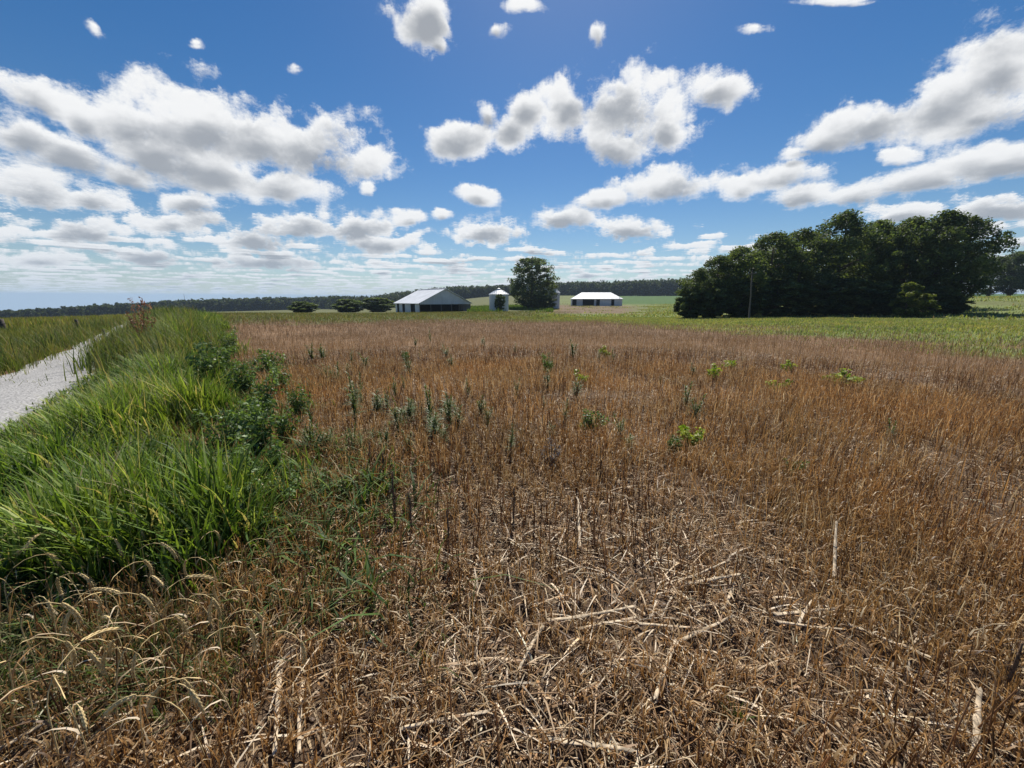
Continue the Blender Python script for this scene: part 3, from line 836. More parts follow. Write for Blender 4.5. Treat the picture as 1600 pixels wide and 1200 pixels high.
def tree_meshes(seed, low=0.12, wide=0.30, clumps=210, per=70, size=0.0115, cols=LEAF, crownpow=0.75, lumpy=0.35):
    """trunk and crown of a tree one unit tall"""
    rng = np.random.default_rng(seed)
    rd = random.Random(seed)
    cz, rz = (1 + low) / 2, (1 - low) / 2
    cent, crad = [], []
    lobes = [(rd.uniform(0, 2 * pi), rd.uniform(-0.5, 0.8), rd.uniform(0.4, 1.0)) for _ in range(7)]
    while len(cent) < clumps:
        a, t = rd.uniform(0, 2 * pi), rd.uniform(-1, 1)
        rr = rd.random() ** 0.4
        prof = max(1 - abs(t) ** 2.2, 0) ** crownpow
        lob = 1 + lumpy * (max(cos(a - lobes[0][0]) * 0.5, max(lo[2] * math.exp(-((t - lo[1]) / 0.35) ** 2) * max(cos(a - lo[0]), 0) for lo in lobes)) - 0.45)
        R_ = wide * prof * lob * rr
        z = cz + rz * 0.94 * t
        q = rd.choice((0.045, 0.06, 0.08, 0.10))
        cent.append((R_ * cos(a), R_ * sin(a), min(z, 1 - q * 0.75))); crad.append(q * (1.1 - 0.35 * rr))
    V, F, C = leaf_cloud(np.array(cent), np.array(crad), per, size, np.array(cols), rng)
    # loose sprays past the outline
    sp = np.array([c_ for c_ in cent if rd.random() < 0.4]); sp = sp * np.array([1.14, 1.14, 1]) + np.array([0, 0, 0.012])
    V2, F2, C2 = leaf_cloud(sp, np.full(len(sp), 0.035), per // 5, size, np.array(cols), rng)
    V, F, C = join([(V, F, C), (V2, F2, C2)])
    V[:, 2] = np.maximum(V[:, 2], 0.005)
    crown_me = np_mesh('crown', V, F, C); crown_me.materials.append(M['leaf'])
    mb = MB()
    tr = 0.02
    pts, rads = [], []
    for k in range(7):
        t = k / 6
        pts.append((rd.uniform(-1, 1) * 0.01 * t, rd.uniform(-1, 1) * 0.01 * t, -0.02 + t * 0.85)); rads.append(tr * (1.25 if k == 0 else 1) * (1 - 0.85 * t) + 0.002)
    mb.tube(pts, rads, 9)
    for k in range(10):
        h = rd.uniform(0.22, 0.75); a = k * 2.4 + rd.uniform(-0.4, 0.4); L = wide * rd.uniform(0.5, 0.85)
        p0 = Vector((0, 0, h)); p1 = p0 + Vector((cos(a) * L * 0.55, sin(a) * L * 0.55, L * 0.35)); p2 = p0 + Vector((cos(a) * L, sin(a) * L, L * 0.75))
        r0 = tr * (1 - 0.8 * h) * 0.55
        mb.tube([p0, p1, p2], [r0, r0 * 0.6, r0 * 0.2], 6)
    t_ob = mb.build('trunk', M['bark'], None, True)
    tme = t_ob.data
    bpy.data.objects.remove(t_ob)
    return tme, crown_me

def plant_tree(name, meshes, loc, height, width, label, cat='tree', group=None, rz=None, lean=0.0):
    """width = crown diameter; meshes are unit-tall with a crown about 0.6 wide"""
    o = empty(name, loc, random.uniform(0, 6.28) if rz is None else rz)
    k = width / 0.62
    o.scale = (k, k, height)
    if lean: o.rotation_euler[1] = lean
    link('trunk', meshes[0], M['bark'], o)
    link('crown', meshes[1], M['leaf'], o)
    tag(o, label, cat, group)
    return o

KIND_A = tree_meshes(1, 0.05, 0.30)
KIND_B = tree_meshes(2, 0.04, 0.31, crownpow=1.0, lumpy=0.6)
KIND_C = tree_meshes(3, 0.06, 0.29, crownpow=0.6, lumpy=0.45, cols=LEAF * np.array([1.45, 1.4, 1.2]))
KIND_D = tree_meshes(4, 0.14, 0.32, clumps=190, crownpow=0.55, lumpy=0.6)
FIELDB = tree_meshes(15, 0.0, 0.31, clumps=150, per=80, size=0.028, cols=np.array([(0.115, 0.16, 0.06), (0.14, 0.185, 0.065), (0.09, 0.125, 0.055)]), crownpow=0.5, lumpy=0.7)
BUSHY = tree_meshes(5, 0.0, 0.31, clumps=120, per=90, size=0.022, crownpow=0.45)
PALE = tree_meshes(6, 0.0, 0.30, clumps=70, per=80, size=0.024, cols=np.array([(0.13, 0.165, 0.045), (0.16, 0.19, 0.055), (0.10, 0.135, 0.035)]), crownpow=0.6, lumpy=0.6)

def by_picture(name, meshes, px, top, wpx, Yd, label, cat='tree', group=None, **kw):
    p = spot(px, Yd)
    h = row_height(top, Yd) - p.z
    wd = wpx / FOCAL * Yd * cos(PITCH)
    return plant_tree(name, meshes, p - Vector((0, 0, 0.05)), h, wd, label, cat, group, **kw)

GROVE = 'trees of the dense dark grove on the right'
grove = [
    (KIND_B, 1090, 418, 62, 61, 'low dark leafy tree at the left end of the grove'),
    (KIND_A, 1118, 398, 72, 63, 'second tree from the left end of the grove, a step taller than the end one'),
    (KIND_C, 1152, 384, 84, 64, 'rounded tree behind the utility pole in the grove'),
    (KIND_A, 1198, 362, 98, 66, 'broad tree just right of the utility pole, first of the taller grove trees'),
    (KIND_D, 1243, 357, 92, 67, 'flat topped tree left of the pointed peak of the grove'),
    (KIND_B, 1301, 327, 112, 67, 'tall pointed tree forming the left peak of the grove'),
    (KIND_C, 1350, 343, 92, 69, 'tree in the dip between the two peaks of the grove'),
    (KIND_A, 1404, 338, 100, 66, 'tree at the left shoulder of the right peak of the grove'),
    (KIND_B, 1452, 326, 108, 64, 'tallest tree on the right peak of the grove, above the pale bush'),
    (KIND_D, 1494, 338, 92, 63, 'wide tree at the right end of the grove with its crown overhanging open grass'),
]
for msh, px, top, wpx, Yd, lab in grove:
    by_picture('grove_tree', msh, px, top, wpx, Yd, lab, 'tree', GROVE)
for k, (px, top, wpx, Yd) in enumerate(((1120, 420, 90, 74), (1180, 390, 100, 77), (1260, 362, 110, 79), (1330, 356, 110, 80), (1385, 356, 110, 78), (1425, 350, 100, 80))):
    by_picture('grove_tree', (KIND_C, KIND_A, KIND_B)[k % 3], px, top, wpx, Yd, 'tree standing in the back row of the grove, mostly hidden by the front trees', 'tree', GROVE)
for k, (px, top, wpx, Yd) in enumerate(((1080, 452, 50, 60.5), (1112, 446, 62, 61), (1160, 440, 74, 62), (1212, 436, 84, 62.5), (1262, 438, 80, 63), (1312, 434, 84, 62.5), (1362, 440, 80, 62), (1398, 452, 60, 61), (1452, 446, 62, 61), (1486, 462, 48, 60))):
    by_picture('undergrowth_shrub', BUSHY, px, top, wpx, Yd, 'dark leafy shrub filling the shaded foot of the grove', 'shrub', 'shrubs along the foot of the grove')
by_picture('pale_shrub', PALE, 1418, 440, 44, 55, 'pale yellow green bush in front of the dark grove, taller of the two', 'shrub', 'pale bushes before the grove')
by_picture('pale_shrub', PALE, 1446, 458, 40, 54.5, 'smaller pale green bush low at the right of the taller pale bush', 'shrub', 'pale bushes before the grove')
for k, (px, top, wpx, Yd, lab) in enumerate(((1562, 392, 60, 150, 'distant dark tree just right of the grove, lower than its neighbours'), (1598, 382, 70, 148, 'distant dark tree cut by the right edge of the photo'), (1640, 386, 80, 150, 'distant dark tree past the right edge tree'), (1530, 400, 60, 156, 'distant dark tree half hidden behind the right end of the grove'))):
    by_picture('field_edge_tree', (KIND_A, KIND_C, KIND_B)[k % 3], px + 12, top, wpx, Yd, lab, 'tree', 'trees on the field edge at far right')

LONE = tree_meshes(9, 0.03, 0.34, clumps=240, per=75, size=0.0135, crownpow=0.42, lumpy=0.4)
by_picture('shade_tree', LONE, 831, 402, 68, 148, 'big round dark tree standing alone between the two grain bins', 'tree')

# far-off wood along the skyline
def far_wood(name, d0, d1, dist, tops, label, seed):
    """tops: (bearing, apparent row of the treetops)"""
    rng = np.random.default_rng(seed)
    cent, crad = [], []
    tb, tr_ = np.array([t[0] for t in tops], float), np.array([t[1] for t in tops], float)
    b = d0
    while b < d1:
        for dd in (0, 9, 18, 30):
            bb = b + rng.normal(0, 0.25)
            r = dist + dd + rng.normal(0, 4)
            x, y = r * sin(R(bb)), r * cos(R(bb))
            z0 = float(land(x, y))
            z1 = row_height(float(np.interp(bb, tb, tr_)) + rng.normal(0.5, 0.45) - (0.6 if dd else 0), y)
            h = max(z1 - z0, 3.0)
            for _ in range(12):
                t = rng.random()
                cent.append((x + rng.normal(0, 5.0), y + rng.normal(0, 3.0), z0 + h * (0.02 + 0.86 * t))); crad.append(h * 0.15 * rng.uniform(0.8, 1.3))
        b += 5.5 / dist * 57.3
    V, F, C = leaf_cloud(np.array(cent), np.array(crad), 22, dist * 0.0024, LEAF * 0.5, rng)
    return tag(link(name, np_mesh(name, V, F, C), M['leaf']), label, 'wood', kind='stuff')
far_wood('distant_wood', -62, -23.5, 640, ((-62, 490), (-53, 486), (-50, 482), (-45, 474), (-40, 468), (-32, 465), (-22, 462)), 'thin dark line of far woods along the left skyline', 91)
far_wood('distant_wood', -24, 3, 560, ((-24, 462), (-19, 462), (-12, 450), (-8, 447), (0, 445), (4, 443)), 'dark far wood on the skyline behind the barn and grain bin', 92)
far_wood('distant_wood', 1.5, 38, 600, ((1, 443), (6, 441), (14, 439), (23, 435), (38, 425)), 'dark blue far wood rising behind the white shed and green field', 93)

# bushes round the farm
HB = 'bushes beside the barn'
for k, (px, top, wpx, Yd, lab) in enumerate(((470, 471, 44, 130, 'broad green bush left of the barn on open ground, farthest from the barn'), (542, 467, 52, 150, 'tall dark bush nearest the left end of the barn'), (590, 465, 50, 155, 'dark bush half hidden behind the left end of the barn'))):
    by_picture('field_bush', FIELDB, px, top, wpx, Yd, lab, 'bush', HB)
by_picture('bin_bush', BUSHY, 781, 459, 17, 121, 'narrow dark bush growing against the front of the large grain bin', 'bush')
by_picture('farm_bush', BUSHY, 851, 461, 32, 139, 'low dark bush at the right foot of the lone round tree', 'bush')

# ------------------------------------------------------------------ barn
def barn():
    c0 = spot(655, 118)
    ang = R(-43)                            # long side runs away to the left
    o = empty('barn', (c0.x, c0.y, c0.z - 0.1))
    # local axes: x along the open gable end (to the right, away), y along the long side (to the left, away)
    gx = Vector((cos(R(38)), sin(R(38)), 0)); gy = Vector((-cos(R(52)), sin(R(52)), 0))
    o.matrix_world = Matrix.Translation(o.location) @ Matrix(((gx.x, gy.x, 0, 0), (gx.y, gy.y, 0, 0), (0, 0, 1, 0), (0, 0, 0, 1)))
    W, L, He, Hr = 18.0, 19.0, 3.0, 7.3
    b = MB(); ov = 0.5
    e = He - 0.25
    b.slab([(-ov, -ov, e), (-ov, L + ov, e), (W / 2, L + ov, Hr), (W / 2, -ov, Hr)], 0.14)
    b.slab([(W / 2, -ov, Hr), (W / 2, L + ov, Hr), (W + ov, L + ov, e), (W + ov, -ov, e)], 0.14)
    rf = b.build('roof', M['roof'], o)
    b = MB(); b.slab([(W / 2 - 0.35, -ov - .02, Hr + 0.02), (W / 2 - 0.35, L + ov + .02, Hr + 0.02), (W / 2, L + ov + .02, Hr + 0.12), (W / 2, -ov - .02, Hr + 0.12)], 0.09)
    b.slab([(W / 2, -ov - .02, Hr + 0.12), (W / 2, L + ov + .02, Hr + 0.12), (W / 2 + 0.35, L + ov + .02, Hr + 0.02), (W / 2 + 0.35, -ov - .02, Hr + 0.02)], 0.09)
    b.build('ridge_cap', M['galv'], rf)
    # gable siding above the open bays
    b = MB()
    tri = [(0.15, 2.75), (W - 0.15, 2.75), (W - 0.15, He - 0.2), (W / 2, Hr - 0.2), (0.15, He - 0.2)]
    for y0 in (0.0, L - 0.12):
        n = len(tri)
        b.add([(x, y0, z) for x, z in tri] + [(x, y0 + 0.12, z) for x, z in tri],
              [list(range(n)), [n + k for k in reversed(range(n))]] + [[k, (k + 1) % n, n + (k + 1) % n, n + k] for k in range(n)])
    b.build('gable_siding', M['siding'], o)
    # long wall in white panels between door openings
    doors = ((3.2, 6.6), (11.0, 13.2), (15.8, 17.6))
    y = 0.15
    for d0, d1 in doors + ((L, L),):
        w_ = MB(); w_.box(0.0, y, -0.3, 0.12, d0, 2.74); w_.build('wall_panel', M['white'], o)
        y = d1
    w_ = MB(); w_.box(W - 0.12, 0.15, -0.3, W, L - 0.15, 2.74); w_.build('wall_panel', M['siding'], o)
    w_ = MB(); w_.box(0.15, L - 0.12, -0.3, W - 0.15, L, 2.74); w_.build('wall_panel', M['siding'], o)
    for d0, d1 in doors:
        w_ = MB(); w_.box(0.35, d0 - 0.2, -0.3, 0.43, d1 + 0.2, 2.6); w_.build('door_shade_sheet', M['dark'], o)  # near-black sheet behind each opening, painting the shade inside
    for x in (0.0, 3.6, 7.2, 10.8, 14.4, W - 0.22):
        w_ = MB(); w_.box(x, -0.02, -0.3, x + 0.22, 0.14, 2.74); w_.build('post', M['wood'], o)
    w_ = MB(); w_.box(0.15, -0.06, 2.45, W - 0.15, -0.025, 2.76); w_.build('header_beam', M['white'], o)
    w_ = MB(); w_.box(0.2, 7.5, -0.3, W - 0.2, 7.6, 2.7); w_.build('bay_shade_sheet', M['dark'], o)  # added sheet across the barn, its black colour stands for the dim interior
    tag(o, 'large low barn with pale metal roof, grey gable and open bays at its end', 'barn')
barn()

# ------------------------------------------------------------------ grain bins
def grain_bin(px, Yd, rad_, base_row, eave, top, label):
    p = spot(px, Yd)
    o = empty('grain_bin', p - Vector((0, 0, 0.1)))
    he = row_height(eave, Yd) - p.z; ht = row_height(top, Yd) - p.z
    prof = []
    k = max(int(he / 0.8), 3)
    for q in range(k):
        prof += [(rad_, he * q / k), (rad_, he * (q + 0.94) / k), (rad_ + 0.03, he * (q + 0.97) / k)]
    prof.append((rad_, he))
    b = MB(); b.lathe(prof, 40); b.build('bin_wall', M['galv'], o)
    b = MB(); b.lathe([(rad_ + 0.18, he - 0.08), (rad_ + 0.18, he + 0.02), (rad_ * 0.55, he + (ht - he) * 0.48), (0.5, ht - 0.55), (0.0, ht - 0.5)], 40); rf = b.build('roof', M['roof'], o)
    b = MB()
    for q in range(20):
        a = 2 * pi * q / 20
        b.tube([(cos(a) * (rad_ + 0.15), sin(a) * (rad_ + 0.15), he + 0.05), (cos(a) * rad_ * 0.55, sin(a) * rad_ * 0.55, he + (ht - he) * 0.48 + 0.05), (cos(a) * 0.5, sin(a) * 0.5, ht - 0.5)], [0.05, 0.05, 0.04], 5)
    b.build('roof_rib', M['roof'], rf)
    b = MB(); b.lathe([(0.48, ht - 0.6), (0.48, ht - 0.25), (0.62, ht - 0.22), (0.0, ht)], 20); b.build('cap', M['galv'], o)
    b = MB(); b.box(-0.5, -rad_ - 0.09, 0.25, 0.5, -rad_ + 0.1, 2.1); b.build('door', M['siding'], o)
    b = MB()
    for x in (-0.25, 0.25): b.tube([(rad_ * 0.7 + x, -rad_ * 0.78, 0.0), (rad_ * 0.7 + x, -rad_ * 0.78, he)], [0.03, 0.03], 5)
    q = 0.3
    while q < he: b.tube([(rad_ * 0.7 - 0.25, -rad_ * 0.78, q), (rad_ * 0.7 + 0.25, -rad_ * 0.78, q)], [0.02, 0.02], 5); q += 0.35
    b.build('ladder', M['siding'], o)
    tag(o, label, 'grain bin', 'grain bins by the barn')
grain_bin(779.5, 126, 3.1, 484, 459.5, 449.5, 'white round grain bin with cone roof, the larger, between barn and lone tree')
grain_bin(866, 150, 2.05, 475, 457, 448, 'narrow pale grain bin half hidden behind the right side of the lone tree')

# ------------------------------------------------------------------ white shed
def shed():
    Yd = 186
    p = spot(931, Yd)
    o = empty('shed', p - Vector((0, 0, 0.15)), R(-4))
    hw, dp = 11.4, 9.0
    he = row_height(466.5, Yd) - p.z; hr = row_height(456.5, Yd) - p.z
    b = MB()
    b.slab([(-hw - .3, -dp / 2 - .4, he), (hw + .3, -dp / 2 - .4, he), (hw - 4.6, 0, hr), (-hw + 4.6, 0, hr)], 0.12)
    b.slab([(hw + .3, dp / 2 + .4, he), (-hw - .3, dp / 2 + .4, he), (-hw + 4.6, 0, hr), (hw - 4.6, 0, hr)], 0.12)
    b.slab([(-hw - .3, dp / 2 + .4, he), (-hw - .3, -dp / 2 - .4, he), (-hw + 4.6, 0, hr)], 0.12)
    b.slab([(hw + .3, -dp / 2 - .4, he), (hw + .3, dp / 2 + .4, he), (hw - 4.6, 0, hr)], 0.12)
    b.build('roof', M['roof'], o)
    hh = he - 0.13
    bays = ((-hw, -9.4, 'd'), (-9.4, -6.6, 'w'), (-6.6, -1.4, 'd'), (-1.4, -0.4, 'w'), (-0.4, 1.2, 'd'), (1.2, 6.4, 'w'), (6.4, 7.8, 'd'), (7.8, hw, 'w'))
    for x0, x1, k in bays:
        b = MB()
        if k == 'w': b.box(x0, -dp / 2, -0.3, x1, -dp / 2 + 0.12, hh); b.build('wall_panel', M['white'], o)
        else: b.box(x0, -dp / 2 + 0.5, -0.3, x1, -dp / 2 + 0.58, hh - 0.1); b.build('doorway_shade', M['dark'], o)  # open bays are backed by a sheet coloured as indoor shade
    for (x0, y0, x1, y1) in ((-hw, -dp / 2 + .6, -hw + .12, dp / 2), (hw - .12, -dp / 2 + .13, hw, dp / 2), (-hw + .13, dp / 2 - .12, hw - .13, dp / 2)):
        b = MB(); b.box(x0, y0, -0.3, x1, y1, hh); b.build('wall_panel', M['white'], o)
    tag(o, 'long low shed with bright white roof and dark door bays beyond the field', 'shed')
shed()

# ------------------------------------------------------------------ poles and posts
def utility_pole(px, Yd, top, label, arm=True, lean=0.0):
    p = spot(px, Yd)
    h = row_height(top, Yd) - p.z
    o = empty('utility_pole', p)
    o.rotation_euler = (0, lean, 0)
    b = MB(); b.tube([(0, 0, -0.3), (0, 0, h * 0.5), (0, 0, h)], [0.11, 0.095, 0.075], 10); b.build('pole', M['wood'], o, True)
    if arm:
        b = MB(); b.box(-0.6, -0.06, h - 0.35, 0.6, 0.06, h - 0.22); b.build('crossarm', M['wood'], o)
        for x in (-0.5, 0.5):
            b = MB(); b.tube([(x, 0, h - 0.22), (x, 0, h - 0.14), (x, 0, h - 0.06)], [0.03, 0.05, 0.03], 8); b.build('insulator', M['galv'], o)
    tag(o, label, 'utility pole')
utility_pole(1174, 54, 424, 'grey wooden utility pole standing in front of the dark grove', True, R(-3.5))
utility_pole(967, 183, 446, 'thin distant utility pole at the right end of the white shed', False)
utility_pole(289, 240, 459, 'faint thin far pole rising above the left skyline woods', False)

def marker_post(px, base_row, top_row, label, lean=0.05, rad_=0.05):
    p = at(px, base_row)
    h = max(row_height(top_row, p.y) - p.z, 0.4)
    o = empty('fence_post', p); o.rotation_euler = (0, lean, random.uniform(0, 3))
    b = MB(); b.tube([(0, 0, -0.3), (0.01, 0, h * 0.5), (0, 0, h * 0.97), (0, 0, h)], [rad_, rad_ * 0.95, rad_ * 0.9, rad_ * 0.5], 9); b.build('post', M['rust'], o, True)
    b = MB()
    for q in (0.7,): b.lathe([(rad_ + 0.004, h * q), (rad_ + 0.012, h * q + 0.012), (rad_ + 0.004, h * q + 0.024)], 10)
    b.build('wire_tie', M['wire'], o)
    tag(o, label, 'post', 'dark posts beside the gravel road')
marker_post(162, 536, 514, 'dark leaning post at the far end of the visible gravel road', 0.14, 0.06)
marker_post(123, 520, 499, 'short dark post standing in the olive meadow beyond the road', 0.02, 0.08)
marker_post(6, 522, 498, 'dark stout post in the meadow at the left edge of the photo', 0.0, 0.14)

# ------------------------------------------------------------------ weeds one can tell apart
def weed_meshes(kind, seed):
    """unit-tall plant; returns (stem mesh, leaves mesh)"""
    rng = np.random.default_rng(seed)
    mb = MB()
    Vs = []
    if kind == 'horseweed':                 # leaning branched stems with narrow leaves
        ns = 3 + seed % 3
        for q in range(ns):
            a0, l0, hh = q * 2.2 + seed, rng.uniform(0.04, 0.22), 1.0 if q == 0 else rng.uniform(0.5, 0.9)
            tip = np.array([cos(a0) * l0, sin(a0) * l0, hh])
            mid = np.array([tip[0] * 0.3 + rng.normal(0, 0.015), tip[1] * 0.3 + rng.normal(0, 0.015), hh * 0.55])
            mb.tube([(0, 0, -0.03), mid, tip], [0.010, 0.008, 0.003], 6)
            n = int(46 * hh)
            z = rng.uniform(0.15, 1.0, n)
            t = z[:, None]
            base = np.where(t < 0.55, mid * t / 0.55, mid + (tip - mid) * (t - 0.55) / 0.45)
            cols = np.array([(0.12, 0.175, 0.06), (0.095, 0.145, 0.055), (0.155, 0.20, 0.07), (0.21, 0.21, 0.09)])[rng.integers(0, 4, n)]
            L = 0.22 * (1 - 0.55 * z) + 0.04
            Vs.append(blades(base, rng.uniform(0, 6.28, n), L * rng.uniform(0.5, 1.0, n), rng.uniform(0.018, 0.034, n), rng.uniform(0.5, 1.8, n), cols, 3, 0.1, droop=0.35))
    elif kind == 'bushy':                   # several branching stems, broad small leaves
        tips = []
        for k in range(9):
            a = k * 2.39 + rng.normal(0, 0.4); l = rng.uniform(0.05, 0.42)
            tip = Vector((cos(a) * l, sin(a) * l, rng.uniform(0.35, 1.0)))
            mb.tube([(0, 0, -0.03), (tip.x * 0.45, tip.y * 0.45, tip.z * 0.55), tip], [0.012, 0.009, 0.004], 6); tips.append(tip)
        cen = []
        for t in tips:
            for q in (0.35, 0.55, 0.75, 0.95): cen.append((t.x * q * 1.05, t.y * q * 1.05, t.z * (q ** 0.85)))
        Vs.append(leaf_cloud(np.array(cen), np.full(len(cen), 0.115), 22, 0.034, np.array([(0.13, 0.20, 0.06), (0.16, 0.235, 0.07), (0.10, 0.16, 0.055)]), rng, 0.9))
    elif kind == 'volunteer':               # clump of bright yellow-green leaves on short stems
        tips = []
        for k in range(6):
            a = k * 2.39 + rng.normal(0, 0.3); l = rng.uniform(0.1, 0.45)
            tip = Vector((cos(a) * l, sin(a) * l, rng.uniform(0.4, 0.95)))
            mb.tube([(0, 0, -0.03), (tip.x * 0.4, tip.y * 0.4, tip.z * 0.6), tip], [0.014, 0.011, 0.005], 6); tips.append(tip)
        cen = np.array([tuple(t * q) for t in tips for q in (0.6, 0.8, 1.0)])
        Vs.append(leaf_cloud(cen, np.full(len(cen), 0.15), 14, 0.075, np.array([(0.28, 0.36, 0.045), (0.22, 0.32, 0.04), (0.36, 0.41, 0.08)]), rng, 0.8))
    elif kind == 'tuft':                    # grass tuft
        mb.tube([(0, 0, -0.03), (0, 0, 0.12)], [0.04, 0.02], 7)
        n = 60
        base = np.stack([rng.normal(0, 0.06, n), rng.normal(0, 0.06, n), np.zeros(n)], -1)
        cols = np.array([(0.12, 0.19, 0.035), (0.17, 0.22, 0.05), (0.09, 0.15, 0.03)])[rng.integers(0, 3, n)]
        Vs.append(blades(base, rng.uniform(0, 6.28, n), rng.uniform(0.5, 1.0, n), rng.uniform(0.02, 0.045, n), rng.uniform(0.2, 1.0, n), cols, 4, 0.05, droop=0.3))
    elif kind == 'dead':                    # bare brown stalk with short withered branches
        mb.tube([(0, 0, -0.03), (0.015, 0.0, 0.35), (-0.005, 0.01, 0.7), (0.01, 0, 1.0)], [0.028, 0.025, 0.021, 0.012], 8)
        for k in range(12):
            z = rng.uniform(0.3, 0.97); a = k * 2.4
            mb.tube([(0, 0, z), (cos(a) * 0.04, sin(a) * 0.04, z + 0.05), (cos(a) * 0.055, sin(a) * 0.055, z + 0.11)], [0.008, 0.006, 0.003], 5)
        cen = np.stack([rng.normal(0, 0.025, 24), rng.normal(0, 0.025, 24), rng.uniform(0.35, 1.0, 24)], -1)
        Vs.append(leaf_cloud(cen, np.full(24, 0.035), 8, 0.016, np.array([(0.10, 0.06, 0.035), (0.07, 0.045, 0.028), (0.14, 0.085, 0.045)]), rng))
    elif kind == 'dock':                    # reddish seed plumes
        tips = []
        for k in range(9):
            a = k * 2.39; l = rng.uniform(0.05, 0.30)
            tip = Vector((cos(a) * l, sin(a) * l, rng.uniform(0.6, 1.0)))
            mb.tube([(0, 0, -0.03), (tip.x * 0.4, tip.y * 0.4, tip.z * 0.5), tip], [0.010, 0.008, 0.003], 5); tips.append(tip)
        cen = [tuple(t * q) for t in tips for q in (0.5, 0.62, 0.74, 0.86, 0.98)]
        Vs.append(leaf_cloud(np.array(cen), np.full(len(cen), 0.05), 16, 0.02, np.array([(0.34, 0.15, 0.08), (0.27, 0.125, 0.065), (0.40, 0.21, 0.12)]), rng, 1.4))
    elif kind == 'grey':                    # dried grey, broken-down weed
        for k in range(14):
            a = k * 2.39; l = rng.uniform(0.1, 0.5)
            mb.tube([(0, 0, -0.02), (cos(a) * l * 0.5, sin(a) * l * 0.5, rng.uniform(0.3, 0.6)), (cos(a) * l, sin(a) * l, rng.uniform(0.35, 1.0))], [0.016, 0.013, 0.006], 5)
        cen = np.stack([rng.normal(0, 0.22, 26), rng.normal(0, 0.22, 26), rng.uniform(0.1, 0.8, 26)], -1)
        Vs.append(leaf_cloud(cen, np.full(26, 0.1), 9, 0.05, np.array([(0.30, 0.25, 0.20), (0.22, 0.18, 0.15), (0.40, 0.34, 0.28)]), rng))
    V, F, C = join(Vs)
    lm = np_mesh('leaves', V, F, C)
    t = mb.build('stem', None, None, True); sm = t.data
    bpy.data.objects.remove(t)
    return sm, lm

M['stem'] = plain_mat('green_stem', (0.09, 0.12, 0.045), 0.7, vary=0.25, scale=12)
M['deadstem'] = plain_mat('dead_stem', (0.15, 0.092, 0.055), 0.9, vary=0.35, scale=18)
M['straw_solid'] = plain_mat('pale_corn_stalk', (0.52, 0.41, 0.275), 0.8, vary=0.6, scale=30, bump=0.3, stretch=(1, 1, 1))
M['wheat_stem'] = plain_mat('wheat_straw', (0.66, 0.49, 0.23), 0.65, vary=0.3, scale=30)
WEEDS = {}
for kind, seeds in (('horseweed', (1, 2, 3, 4, 5)), ('bushy', (3, 4, 14)), ('volunteer', (5, 6)), ('tuft', (7,)), ('dead', (8, 9)), ('dock', (10,)), ('grey', (11,))):
    WEEDS[kind] = []
    for s_ in seeds:
        sm, lm = weed_meshes(kind, s_)
        dry = kind in ('dead', 'dock', 'grey')
        sm.materials.clear(); sm.materials.append(M['deadstem'] if dry else M['stem'])
        lm.materials.append(M['straw'] if dry else M['weed'])
        WEEDS[kind].append((sm, lm))
NAMES = {'horseweed': 'weed', 'bushy': 'bushy_weed', 'volunteer': 'seedling', 'tuft': 'grass_tuft', 'dead': 'dead_weed', 'dock': 'dried_dock', 'grey': 'dried_weed'}
CATS = {'horseweed': 'weed', 'bushy': 'weed', 'volunteer': 'seedling', 'tuft': 'grass tuft', 'dead': 'dead weed', 'dock': 'dried weed', 'grey': 'dried weed'}
GRPS = {'horseweed': 'upright narrow weeds in the stubble', 'bushy': 'bushy green weeds in the stubble', 'volunteer': 'yellow green seedlings in the stubble', 'dead': 'dead brown weed stalks in the stubble'}
cnt = {}
def weed(kind, px, base, top, label, fat=1.0):
    p = at(px, base)
    h = max(row_height(top, p.y) - p.z, 0.12)
    k = cnt.get(kind, 0); cnt[kind] = k + 1
    sm, lm = WEEDS[kind][k % len(WEEDS[kind])]
    o = empty(NAMES[kind], p - Vector((0, 0, 0.01)), random.uniform(0, 6.28))
    if kind == 'volunteer': h = max(h, 0.32)
    o.scale = (h * fat, h * fat, h)
    link('stem', sm, None, o); link('leaves', lm, None, o)
    if kind != 'tuft': o.rotation_euler[0] = random.gauss(0, 0.09)
    tag(o, label, CATS[kind], GRPS.get(kind))
weed('bushy', 333, 622, 522, 'largest dark blue green weed, at the right edge of the tall grass', 0.95)
weed('bushy', 368, 560, 516, 'dark green weed just behind the largest one at the grass edge')
weed('bushy', 426, 590, 534, 'dark bushy weed alone in the stubble right of the tall grass')
weed('bushy', 408, 725, 618, 'broad leafy weed at the near edge of the tall grass, tallest there', 1.0)
weed('bushy', 372, 770, 690, 'leafy weed low at the near edge of the tall grass, left of the tallest there', 1.3)
weed('bushy', 440, 800, 735, 'small leafy weed at the corner where grass meets bare straw', 1.3)
weed('horseweed', 489, 568, 535, 'narrow dark weed, left of the close pair at the back left of the stubble', 1.5)
weed('horseweed', 505, 566, 536, 'narrow dark weed, right of the close pair at the back left of the stubble', 1.5)
weed('horseweed', 528, 604, 566, 'thin weed in front of the close pair at the back left of the stubble', 1.3)
weed('horseweed', 570, 582, 552, 'small dark weed between the close pair and the bushy little weed', 1.6)
weed('bushy', 635, 570, 545, 'small bushy dark weed far back in the stubble, below the barn', 1.1)
weed('horseweed', 556, 665, 585, 'tall pale green weed in the middle left of the stubble', 0.9)
weed('horseweed', 672, 672, 604, 'left one of the two tall dark weeds side by side in mid field', 1.0)
weed('horseweed', 703, 674, 606, 'right one of the two tall dark weeds side by side in mid field', 1.0)
weed('horseweed', 492, 715, 630, 'green weed standing where the stubble meets the leafy edge', 1.0)
weed('bushy', 855, 590, 552, 'dark weed in mid field straight below the lone round tree', 0.9)
weed('horseweed', 895, 562, 530, 'thin weed far back in the stubble, right of the lone round tree', 1.3)
